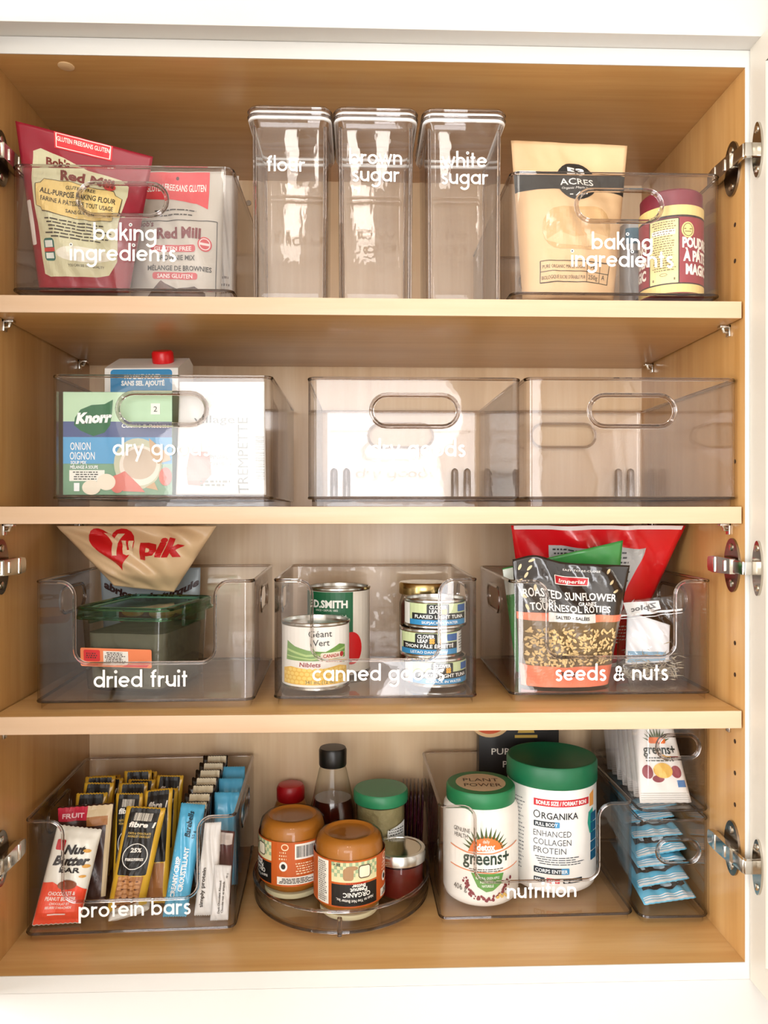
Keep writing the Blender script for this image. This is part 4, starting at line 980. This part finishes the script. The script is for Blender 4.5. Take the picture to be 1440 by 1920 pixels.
def up_bar(pxl, y, wid, hgt, lean, tilt=0.0, turn=0.0):
    """a bar standing in the bin: left edge at a pixel column, leaning back, optionally tilted sideways and turned"""
    x = X(pxl, y); c_, s_ = math.cos(turn), math.sin(turn)
    BL = Vector((x, y, F4)); BR = BL + Vector((wid * c_, wid * s_, 0)); d = Vector((tilt * hgt, lean * hgt, hgt))
    return [BL, BR, BR + d, BL + d]
fibre('black and yellow fibre bar in front, its whole oat picture showing', [Q(200, None, .100, F4), Q(268, None, .100, F4), Q(311, 1516, .124), Q(238, 1512, .124)], 62, True, T_=.013)
fibre('black and yellow fibre bar half hidden behind the front fibre bar', [Q(210, None, .122, F4), Q(262, None, .122, F4), Q(268, 1488, .150), Q(218, 1488, .150)], 63, True, T_=.011)
fibre('black and yellow fibre bar with plain black end beside the front one', [Q(266, None, .122, F4), Q(314, None, .122, F4), Q(324, 1478, .152), Q(272, 1484, .152)], 64, T_=.011)
G = 'fibre bars in the back rows'
for i, (px, y, wd, hg, ln, tl, tu) in enumerate(((126, .146, .038, .118, .13, .05, .06), (136, .168, .038, .124, .12, .08, -.05), (148, .190, .038, .124, .11, .03, .10), (156, .212, .038, .116, .10, .10, -.06), (166, .236, .038, .112, .06, .02, .08),
        (212, .176, .036, .120, .12, .03, .06), (222, .198, .036, .118, .11, .08, -.08), (232, .220, .036, .122, .09, -.02, .08), (236, .244, .036, .116, .04, .05, -.08), (274, .178, .035, .112, .12, .02, .04), (280, .201, .035, .122, .1, .06, -.06), (286, .226, .035, .112, .06, .0, .06))):
    lab = ('black and yellow fibre bar, %s behind the granola bar' % ORD[i]) if i < 5 else ('black and yellow fibre bar, %s in the middle column behind the front ones' % ORD[i - 5] if i < 9 else 'black and yellow fibre bar, %s in the column beside the black bars' % ORD[i - 9])
    b = fibre(lab, up_bar(px, y, wd, hg, ln, tl, tu), 70 + i); b.root['group'] = G
b = bar('granola_bar', 'pink and kraft coloured granola bar behind the nut butter bar', [Q(118, None, .116, F4), Q(198, None, .116, F4), Q(214, 1506, .131), Q(108, 1514, .131)], M('#3d2118', .4, coat=.2), 65, W_=80, T_=.010)
b.ink('pink_corner', [R(-39, 4, 172, 198)], '#c0203c', 1); b.ink('kraft_corner', [R(4, 39, 172, 198), R(32, 39, 20, 172)], '#d2bd96', 1); b.ink('granola_picture', [R(4, 34, 160, 178)], '#a9713c', 2)
b.ink('lettering', [T('FRUIT', -16, 178, 9, 32, .03)], '#f0c8cc', 2, g=False)
def blue_bar(label, pts, seed, full=False, group='blue wrapped bars'):
    b = bar('blue_bar', label, pts, M('#56b2da', .3, coat=.3), seed, W_=46, group=group)
    if full:
        b.ink('script_lettering', [T('Barebells', 6, 164, 11, 46, .02, PI / 2, .2), T('55 g', 15, 146, 5, 14, 0, PI / 2)], '#1d2a33', 2, g=False)
        b.ink('white_lettering', [T('CREAMY·CRISP', -4, 70, 9, 72, .04, PI / 2), T('CROUSTILLANT', 9, 84, 9, 78, .04, PI / 2)] + [([(c, d) for c, d in v], t_) for v, t_ in lines(-17, -14, 10, 120, 14, 4, 3)], '#f1f7fa', 2, g=False)
    return b
blue_bar('light blue protein bar with script lettering leaning in front', [Q(305, None, .090, F4), Q(350, None, .090, F4), Q(385, 1510, .126), Q(340, 1506, .126)], 80, True)
for i, (px, y, hg) in enumerate(((399, .165, .112), (407, .198, .118), (412, .226, .124))):
    b = blue_bar('blue wrapped bar beside the black bars, %s behind the plum bar' % ORD[i], up_bar(px, y, .032, hg, .10, .0), 81 + i); b.root['group'] = 'blue bars in the back corner'
for i in range(7):
    y = .132 + i * .0185
    b = bar('black_bar', 'black wrapped bar with cream crimp, %s behind the script lettered blue bar' % ORD[i], up_bar(331 + i * 7, y, .034, .112 + .0035 * i, .12, .02, .02 * (-1) ** i), M('#17120f', .22, coat=.5), 90 + i, W_=46, T_=.011, group='black bars lined up in the back')
    b.ink('cream_crimp', [R(-14, 20, 186, 199), R(-16, -8, 40, 180)], '#d9cba8', 1)
    b.ink('lettering', [T('Barebells', 8, 110, 10, 60, .02, PI / 2, .2)], '#d9d2c4', 2, g=False)
b = bar('white_bar', 'white protein bar with dark upright lettering by the bin side', [Q(364, None, .092, F4), Q(406, None, .092, F4), Q(415, 1542, .106), Q(384, 1544, .106)], M('#e9e9e6', .35, coat=.2), 86, W_=46, T_=.010)
b.ink('lettering', [T('simply protein', -6, 62, 8, 86, .03, PI / 2)], '#2c2a28', 2, g=False)
b = bar('white_bar', 'white dark chocolate almond bar with grey end, shorter one', [Q(394, None, .080, F4), Q(428, None, .081, F4), Q(434, 1624, .088), Q(402, 1622, .087)], M('#dcdcda', .35, coat=.2), 87, W_=46, H_=140, T_=.008)
b.ink('lettering', [T('Dark Chocolate Almond', 0, 62, 5.5, 84, .02, PI / 2), T('Chocolat noir et amande', 9, 62, 5.5, 80, .02, PI / 2), T('40 g', 16, 118, 5, 12, 0, PI / 2)], '#33302e', 2, g=False)
b = bar('plum_bar', 'dark plum coloured bar behind the white bars', [Q(394, None, .116, F4), Q(432, None, .116, F4), Q(440, 1560, .122), Q(406, 1556, .122)], M('#4b2028', .3, coat=.3), 88, W_=46)
b.ink('pale_end', [R(-20, 20, 170, 196)], '#cfc4bc', 1)
b = bar('snack_stick', 'small pale snack stick lying flat on the bin floor', [Vector((X(205, .078), .074, F4 + .004)), Vector((X(280, .078), .077, F4 + .016)), Vector((X(280, .086), .090, F4 + .018)), Vector((X(205, .086), .088, F4 + .006))], M('#d9d6cc', .4), 89, T_=.008, W_=80, H_=20)
b.ink('yellow_mark', [R(20, 36, 6, 16)], '#d9b84a', 1)
# turntable
tx, ty, tr = X(641, .158), .158, .110
t = thing('turntable', 'clear round turntable tray holding jars and bottles', 'turntable', (tx, ty, ZBOT + .0002))
bm = bmesh.new()
lathe(bm, [(tr - .016, .009), (tr - .004, .0105), (tr - .0005, .014), (tr, .036), (tr - .0022, .036), (tr - .003, .0155), (tr - .007, .0125), (0, .0125)], 96, cap=False); bobj('tray', bm, CLEAR, t, True)
bm = bmesh.new(); lathe(bm, [(tr - .014, .0), (tr - .013, .008), (tr - .017, .008), (tr - .018, 0)], 72, cap=False); bobj('base', bm, CLEAR, t, True)
bm = bmesh.new(); tube(bm, [(tr * math.cos(2 * PI * i / 96) * .992, tr * math.sin(2 * PI * i / 96) * .992, .036) for i in range(96)], .0018, closed=True); bobj('rim', bm, RIM, t, True)
bm = bmesh.new(); tube(bm, [((tr - .003) * math.cos(2 * PI * i / 96), (tr - .003) * math.sin(2 * PI * i / 96), .0115) for i in range(96)], .0018, closed=True); bobj('base_edge', bm, RIMD, t, True)
bm = bmesh.new(); tube(bm, [(0, -tr - .001, .010), (0, -tr - .001, .030)], .0028, n=10); bobj('grip_tab', bm, RIM, t, True)
FT = ZBOT + .0128
def pb_jar(px, y, yaw, lab):
    t = thing('peanut_butter_jar', lab, 'jar', (X(px, y), y, FT), 0, 'upside down peanut butter jars')
    r = .0418
    latheobj('lid', [(.030, 0), (.034, .0006), (.035, .002), (.035, .0065), (.033, .007), (0, .007)], M('#cfc9a4', .4), t)
    prof = [(.031, .007), (.032, .0105), (.038, .012), (.0405, .016), (r, .020), (r, .072), (.0408, .080), (.039, .087), (.034, .0915), (.031, .0925), (.0295, .0915), (.026, .0895), (.012, .0888), (0, .0888)]
    latheobj('peanut_butter', [(max(0, a - .0016), c - .0006) for a, c in prof], M('#ad6c1e', .5, var=.08), t)
    latheobj('jar_body', prof, GLASSY, t, 64, cap=False)
    mp = lambda sh: [([(a / 1000, (73 - (73 - b) * 1.16) / 1000) for a, b in v], q) for v, q in (sh if isinstance(sh, list) else [sh])]
    Fc_ = cylF(r + .0006, yaw, t)
    wrap = PI * r * 1000
    dec(t, 'paper_label', mp([R(-125, 125, 27, 73)]), '#c25a1c', Fc_, 1)
    dec(t, 'black_panel', mp([R(-22, 34, 28.5, 50)]), '#14120f', Fc_, 2)
    dec(t, 'picture_panel', mp([R(-22, 34, 52, 71.5)]), '#dcd6a8', Fc_, 2)
    dec(t, 'checkered_cloth', mp([R(-22 + 3.5 * i, -18.5 + 3.5 * i, 57.5 + 3.5 * j, 61 + 3.5 * j) for i in range(16) for j in range(4) if (i + j) % 2]), '#9db38c', Fc_, 3, g=None)
    dec(t, 'jar_picture', mp([R(-8, 4, 54, 66, 3), E(2, 66, 7, 2.2)]), '#a8835c', Fc_, 4); dec(t, 'toast_picture', mp([R(10, 24, 56, 68, 3)]), '#efe6cc', Fc_, 4); dec(t, 'toast_outline', mp([frame(10, 24, 56, 68, 1, 3)]), '#5a4630', Fc_, 5)
    dec(t, 'upside_down_lettering', mp([T('ORGANIC', 8, 42, 4.6, 32, .02, PI), T('Peanut', 10, 46.4, 4.2, 20, .03, PI), T('Butter', 10, 50, 3.6, 16, .03, PI), T('Nuts to You Nut Butter Inc.', 6, 35, 3, 44, .01, PI, 0, -2)]), '#f2eee4', Fc_, 4, g=None)
    dec(t, 'flavour_lettering', mp([T('SMOOTH', 8, 52, 2, 24, .02, PI)]), '#b3261c', Fc_, 4, g=None)
    dec(t, 'weight_lettering', mp([T('500 g', -15, 70.6, 3, 8, .03, PI)]), '#2a2a22', Fc_, 4, g=None)
    dec(t, 'ingredients_panel', mp([R(-44, -26, 28.5, 71.5)]), '#efece0', Fc_, 2); dec(t, 'address_panel', mp([R(42, 92, 29, 37)]), '#efece0', Fc_, 2)
    dec(t, 'ingredients_print', mp(lines(-42, -28, 30, 70, 20, 1, 5) + lines(44, 90, 30, 36, 4, .9, 6)), '#3a352c', Fc_, 3, g=None)
    dec(t, 'barcode_panel', mp([R(64, 92, 55, 71)]), '#f1efe6', Fc_, 2); dec(t, 'barcode', mp(barcode(66, 90, 57, 69, 5)), '#1d1b18', Fc_, 3, g=None)
    dec(t, 'orange_print', mp(lines(64, 92, 39, 52, 5, 1.2, 8) + lines(44, 56, 54, 64, 3, 1.6, 2) + [ring(52, 68, 4, 3, 1.2)]), '#f1d8b4', Fc_, 3, g=None)
    dec(t, 'round_badge', mp([E(50, 48, 5)]), '#efece4', Fc_, 3); dec(t, 'badge_mark', mp([E(50, 48, 2.8)]), '#20201c', Fc_, 4)
pb_jar(655, .106, .02, 'upside down peanut butter jar at the tray front, black label panel facing out')
pb_jar(549, .158, -1.45, 'upside down peanut butter jar with its orange barcode side facing out')
t = thing('syrup_bottle', 'tall syrup bottle with black cap', 'bottle', (X(624, .222), .222, FT))
latheobj('syrup', [(.026, .003), (.0285, .006), (.0285, .072), (.0255, .083), (.0243, .088), (0, .0878)], M('#3a1008', .12, coat=.6), t)
latheobj('glass', [(.027, 0), (.0305, .004), (.0305, .074), (.027, .086), (.0235, .104), (.0185, .126), (.0165, .131), (.0165, .136)], GLASSY, t, cap=False)
latheobj('cap', [(.0178, .131), (.0185, .133), (.0187, .152), (.0172, .155), (0, .1555)], M('#14120f', .35), t)
t = thing('red_cap_bottle', 'amber squeeze bottle with red cap behind the peanut butter', 'bottle', (X(545, .277), .277, ZBOT + .0003)); t.scale = (.96, .96, .926)
latheobj('body', [(.022, 0), (.025, .004), (.025, .070), (.021, .082), (.018, .086), (0, .086)], M('#a86b28', .3, coat=.3), t)
latheobj('cap', [(.0195, .084), (.0205, .086), (.0205, .102), (.018, .107), (.014, .1085), (0, .1085)], M('#b3121a', .35), t)
t = thing('green_lid_jar', 'jar of pale seeds with flat green lid', 'jar', (X(714, .209), .209, FT))
latheobj('seeds', [(.030, .003), (.0310, .006), (.0310, .086), (0, .086)], M('#a09468', .7, var=.3, bump=.5, bscale=120), t)['kind'] = 'stuff'
latheobj('jar_body', [(.030, 0), (.0330, .004), (.0330, .092)], GLASSY, t, cap=False)
latheobj('lid', [(.0355, .089), (.0362, .0905), (.0362, .102), (.0345, .1045), (0, .1045)], M('#2f8a5c', .4), t)
Fc_ = cylF(.0332, .15, t); dec(t, 'paper_label', mm([poly([(2, 26), (34, 26), (34, 68), (4, 60)])]), '#eef0ec', Fc_, 1); dec(t, 'label_print', mm(lines(5, 32, 52, 62, 3, 1.4, 4) + [R(6 + 6 * i, 7 + 6 * i, 28, 48) for i in range(5)]), '#3c403c', Fc_, 2, g=None)
t = thing('mason_jar', 'small mason jar of dark red jam with metal screw ring', 'jar', (X(749, .143), .143, FT)); t.scale = (.95, .95, .80)
latheobj('jam', [(.028, .003), (.0305, .008), (.0305, .048), (0, .048)], M('#5a0d07', .3, var=.3), t)
latheobj('glass', [(.029, 0), (.0325, .005), (.0325, .044), (.031, .052), (.0305, .056), (.0305, .060)], GLASSY, t, cap=False)
latheobj('screw_ring', [(.0335, .052), (.0345, .053), (.0348, .066), (.0335, .0685), (.029, .0685), (.0285, .067)], TIN, t, 64, cap=False)
latheobj('flat_lid', [(.029, .0672), (.027, .0678), (.024, .0668), (0, .0668)], M('#b9b2a0', .12, 1.0), t, 48)
# dark sachets standing at the back of the tray
for i in range(6):
    px = 760 + i * 5
    b = Soft('tea_sachet', 'dark plum foil sachet, %s from the green lid jar' % ORD[i], 'sachet', [Vector((.057 + i * .0054, .238, ZBOT + .0025)), Vector((.059 + i * .0054, .284, ZBOT + .0025)), Vector((.063 + i * .0054, .282, ZBOT + .104)), Vector((.061 + i * .0054, .240, ZBOT + .098))], 40, 80, .0026, M('#3a0d1a', .2, coat=.6), style='bar', wr=.0004, seed=i, nu=10, nv=12, serr=.001, group='dark foil sachets')
    b.ink('foil_edge', [R(-19, -12, 4, 74)], '#6e1c33', 1)
# nutrition bin
t = thing('greens_tub', 'white greens powder tub with green plant power lid', 'tub', (X(901, .140), .140, F4))
r = .0465
latheobj('body', [(.040, 0), (.044, .003), (r, .010), (r, .100), (.0455, .110), (.042, .116), (0, .116)], M('#eeece4', .35, coat=.2), t, 64)
latheobj('lid', [(.0415, .115), (.0425, .1165), (.0425, .132), (.041, .1342), (0, .1342)], M('#1f7a4a', .45), t, 64)
FL_ = lambda x, z, e: (x, -z, .1342 + e)
FL_ = lambda x, z, e: (x, z, .1342 + e)
dec(t, 'lid_sticker', mm([E(0, 0, 31, 31)]), '#cdb894', FL_, 1); dec(t, 'lid_lettering', mm([T('PLANT', 1, 3, 11, 44, 0, -.05), T('POWER', 1, -15, 11, 46, 0, -.05)]), '#3c2f22', FL_, 2, g=None)
mv = lambda sh: [([(a / 1000, (b * 1.16 + 3) / 1000) for a, b in v], q) for v, q in (sh if isinstance(sh, list) else [sh])]
Fc_ = cylF(r, .10, t)
dec(t, 'orange_arc', mv([poly([(-20, 55), (-14, 66), (-2, 72), (12, 71), (22, 63), (24, 58)])]), '#ee7a3a', Fc_, 1)
dec(t, 'leaf_fan', mv([poly([(2 + 20 * math.cos(a - .1), 56 + 14 * math.sin(a - .1)), (2 + 30 * math.cos(a), 56 + 26 * math.sin(a)), (2 + 20 * math.cos(a + .1), 56 + 14 * math.sin(a + .1))]) for a in [.25 + .22 * i for i in range(13)]]), '#4a5a2c', Fc_, 1)
dec(t, 'white_sweep', mv([poly([(-45, 58), (-20, 54), (10, 54), (50, 60), (50, 38), (10, 34), (-20, 36), (-45, 38)])]), '#f2f0e8', Fc_, 2)
dec(t, 'sweep_edge', mv([stroke([(-45, 58), (-20, 54), (10, 54), (50, 60)], 1.2), stroke([(-45, 38), (-20, 36), (10, 34), (50, 38)], 1.2)]), '#e08a5c', Fc_, 3)
dec(t, 'green_shield', mv([poly([(-16, 34), (24, 33), (20, 22), (10, 16), (2, 15), (-8, 20)])]), '#5f9a4a', Fc_, 3)
dec(t, 'shield_lettering', mv([T('NATURAL GREEN APPLE', 4, 28, 2.6, 28, .02), T('POMME VERTE', 4, 24, 2.6, 18, .02), T('NATURELLE', 4, 20, 2.6, 14, .02)]), '#f2f6ee', Fc_, 4, g=None)
dec(t, 'brand_lettering', mv([T('greens+', 3, 43, 14, 58, .02)]), '#2c4034', Fc_, 4, g=None)
dec(t, 'detox_lettering', mv([T('daily', 2, 65, 3.5, 8), T('detox', 2, 57.5, 7, 22, .04)]), '#fbf6ee', Fc_, 3, g=None)
dec(t, 'grey_lettering', mv([T('GENUINE', -28, 74, 4.6, 22), T('HEALTH', -29, 68, 4.6, 18), T('406 g', -30, 14, 6, 18)] + lines(-20, 30, 35, 39, 2, .9, 3)), '#4c4a44', Fc_, 4, g=None)
rnd = random.Random(3)
dec(t, 'berry_pictures', mv([E(4 + (24 + rnd.uniform(0, 8)) * math.cos(a), 30 + (20 + rnd.uniform(0, 6)) * math.sin(a), rnd.uniform(.8, 1.9), n=8) for a in [PI * 1.03 + i * PI * .94 / 70 for i in range(70)]]), '#7a2634', Fc_, 3, g=None)
dec(t, 'grain_pictures', mv([E(16 + 3 * i, 9 + (i % 2) * 2, 2.2, 1.5, 8) for i in range(5)]), '#dcb964', Fc_, 4, g=None)
t = thing('collagen_tub', 'large white collagen protein tub with dark green lid', 'tub', (X(1034, .178), .178, F4), 0)
r = .0565
latheobj('body', [(.050, 0), (.054, .003), (r, .010), (r, .128), (.054, .134), (0, .134)], M('#efeee9', .3, coat=.25), t, 72)
latheobj('lid', [(.0568, .129), (.0578, .1305), (.0578, .153), (.0562, .1558), (.053, .1562), (.0515, .1554), (0, .1554)], M('#176b45', .45), t, 72)
mv = lambda sh: [([(a / 1000, (b * 1.09 + 2) / 1000) for a, b in v], q) for v, q in (sh if isinstance(sh, list) else [sh])]
Fc_ = cylF(r, .0, t)
dec(t, 'red_banner', mv([R(-22, 52, 98, 106)]), '#c4202c', Fc_, 1)
dec(t, 'banner_lettering', mv([T('BONUS SIZE / FORMAT BONI', 14, 99.8, 4.6, 66, .03)]), '#fbf4f0', Fc_, 2, g=None)
dec(t, 'brand_lettering', mv([T('O', -18, 84, 9.5, 9), T('RGANIKA', 11, 84, 7.5, 46, .015)]), '#20242a', Fc_, 2, g=None)
dec(t, 'dark_tags', mv([R(-22, -8, 12, 17.5, 1), R(14, 40, 12, 17.5, 1)]), '#1d2a34', Fc_, 1); dec(t, 'full_body_tag', mv([R(-22, 10, 74.5, 81, 1)]), '#1d2a34', Fc_, 1); dec(t, 'corps_entier_tag', mv([R(-22, 22, 22, 29, 1)]), '#1d2a34', Fc_, 1)
dec(t, 'blue_tags', mv([R(4, 10, 74.5, 81, 1), R(12, 22, 22, 29, 1)]), '#3f8fc0', Fc_, 2); dec(t, 'red_tag', mv([R(-6, 10, 12, 17.5, 1)]), '#d03440', Fc_, 1)
dec(t, 'tag_lettering', mv([T('FULL BODY', -6, 76, 3.8, 27, .02), T('CORPS ENTIER', 0, 23.5, 4, 40, .02), T('500 g', -15, 13, 3.2, 11, .03), T('600 g', 2, 13, 3.2, 12, .03), T('46', 18, 13, 3.2, 5, .03)] + lines(23, 38, 13, 16, 2, .7, 3)), '#f1f6f8', Fc_, 3, g=None)
dec(t, 'grey_lettering', mv([T('ENHANCED', 1, 64, 7, 47), T('COLLAGEN', 1, 54.5, 7, 47), T('PROTEIN', -2, 45, 7, 40)] + lines(-22, 44, 32, 42, 4, 1.0, 3)), '#4b5058', Fc_, 2, g=None)
dec(t, 'orange_patch', mv([poly([(54, 94), (64, 94), (64, 112), (54, 108)])]), '#e8a04a', Fc_, 1); dec(t, 'teal_patch', mv([poly([(52, 88), (62, 92), (64, 60), (54, 64), (50, 76)])]), '#2aa08c', Fc_, 1)
dec(t, 'blue_patches', mv([R(56, 72, 32 + 11 * i, 42 + 11 * i, 1) for i in range(5)]), '#12567a', Fc_, 2)
dec(t, 'side_print', mv(lines(-60, -34, 20, 104, 20, 1.1, 11)), '#6a6e74', Fc_, 1, g=None)
x0, x1 = X(898, .262), X(1048, .262); bw = (x1 - x0) * 1000
t = thing('tea_box', 'black box with orange bowl picture behind the tubs', 'box', ((x0 + x1) / 2, .262, F4))
boxobj('carton', (-bw / 2000, bw / 2000, 0, .022, 0, .232), M('#17120f', .4, coat=.2), t, .0006)
h = bw / 2
dec(t, 'bowl_rim', mm([E(-h + 16, 176, 28, 22)]), '#e0b984', FB, 1)
dec(t, 'bowl_picture', mm([E(-h + 15, 177, 24, 18)]), '#d0521c', FB, 2)
dec(t, 'gold_crest', mm([poly([(-2, 160), (4, 180), (10, 170), (16, 180), (22, 160)]), R(-6, 26, 153, 157)]), '#c2a044', FB, 1)
dec(t, 'lettering', mm([T('PURE', -22, 130, 9, 34, .01), T('PUR', -10, 112, 9, 26, .01)]), '#e8e2d6', FB, 2, g=None)
# upper narrow bin: sachets
xa = x44; ZU = ZBOT + .1245 + FL
for i in range(7):
    k = 6 - i; y0 = .092 + .020 * i; dx = -.004 * (i > 0) * (i % 3)
    top = min(.100, .098); 
    b = Soft('drink_sachet', 'white drink sachet in the upper narrow bin, %s behind the front sachet' % ORD[i - 1] if i else 'front white drink sachet with greens lettering in the upper narrow bin', 'sachet',
             [Vector((xa - .036, y0, ZU)), Vector((xa + .026, y0, ZU)), Vector((xa + .012, y0 + .030, ZU + .098)), Vector((xa - .037, y0 + .030, ZU + .100))], 80, 130, .010, M('#e6e4de', .35), style='bar', wr=.0007, seed=120 + i, nu=14, nv=16, serr=.0006, group='drink sachets in the upper bin' if i else None)
    b.ink('crimp_lines', [R(-38, 38, 4 + 3 * j, 5 + 3 * j) for j in range(4)] + [R(-38, 38, 114 + 3 * j, 115 + 3 * j) for j in range(4)], '#b9b7b0', 1)
    b.ink('brand_lettering', [T('greens+', 2, 70, 14, 58, .02)] + lines(-26, 26, 58, 66, 2, 1.6, 4), '#2c342e', 2, g=False)
    b.ink('leaf_fan', [poly([(0, 86), (16 * math.cos(a - .12), 86 + 12 * math.sin(a - .12)), (27 * math.cos(a), 86 + 24 * math.sin(a)), (16 * math.cos(a + .12), 86 + 12 * math.sin(a + .12))]) for a in [.3 + .28 * j for j in range(10)]], '#4a5a2c', 1, g=False)
    b.ink('orange_arc', [R(-16, 16, 85, 94, 4)], '#ee7a3a', 2)
    b.ink('fruit_pictures', [E(-24, 44, 9, 10), E(24, 44, 9, 9), E(-8, 34, 10, 5)], '#8a2c3a', 1); b.ink('yellow_picture', [E(2, 46, 16, 11)], '#e3b64c', 2); b.ink('colour_tag', [R(22, 36, 22, 32)], '#4a7ab0', 1)
# lower narrow bin: blue snack packs lying in a leaning pile
xa = x43; rnd = random.Random(17)
for i in range(7):
    z = F4 + .008 + i * .0148; y0 = .090 + (i % 3) * .005 + i * .0095; a = (-.10, .08, .22, -.16, .26, .10, -.22)[i]; dz = (-.002, .010, -.010, .012, -.012, .006, .010)[i] * .25
    cx = xa + (.0, -.002, .003, .001, .002, -.003, 0)[i]; w_ = .0345
    L_ = .105
    def pt(s_, d_): return Vector((cx + s_ * w_ - math.sin(a) * d_ * .15, y0 + d_ + s_ * .008, z + (dz if s_ > 0 else -dz) * .5 + d_ * .12))
    b = Soft('snack_pack', 'light blue snack pack with white crimped end, %s from the bottom of the pile' % ORD[i], 'snack pack', [pt(-1, 0), pt(1, 0), pt(1, L_), pt(-1, L_)], 80, 110, .0095, M('#67bede', .3, coat=.3), style='bar', wr=.0009, seed=140 + i, nu=18, nv=18, serr=.0008, group='light blue snack packs in the lower bin')
    b.ink('white_crimp', [R(-38, 38, .5, 4), R(-38, 38, 5.2, 7), R(-38, 38, 8.2, 9.4)], '#eef2f2', 1)
    b.ink('brown_print', [poly([(-34, 20), (10, 15), (34, 24), (30, 60), (-30, 62)])], '#33221c', 1)
    b.ink('white_mark', [R(-6, 12, 20, 27, 3), R(-24, -18, 24, 44), R(18, 23, 28, 46)], '#e6eef0', 2)
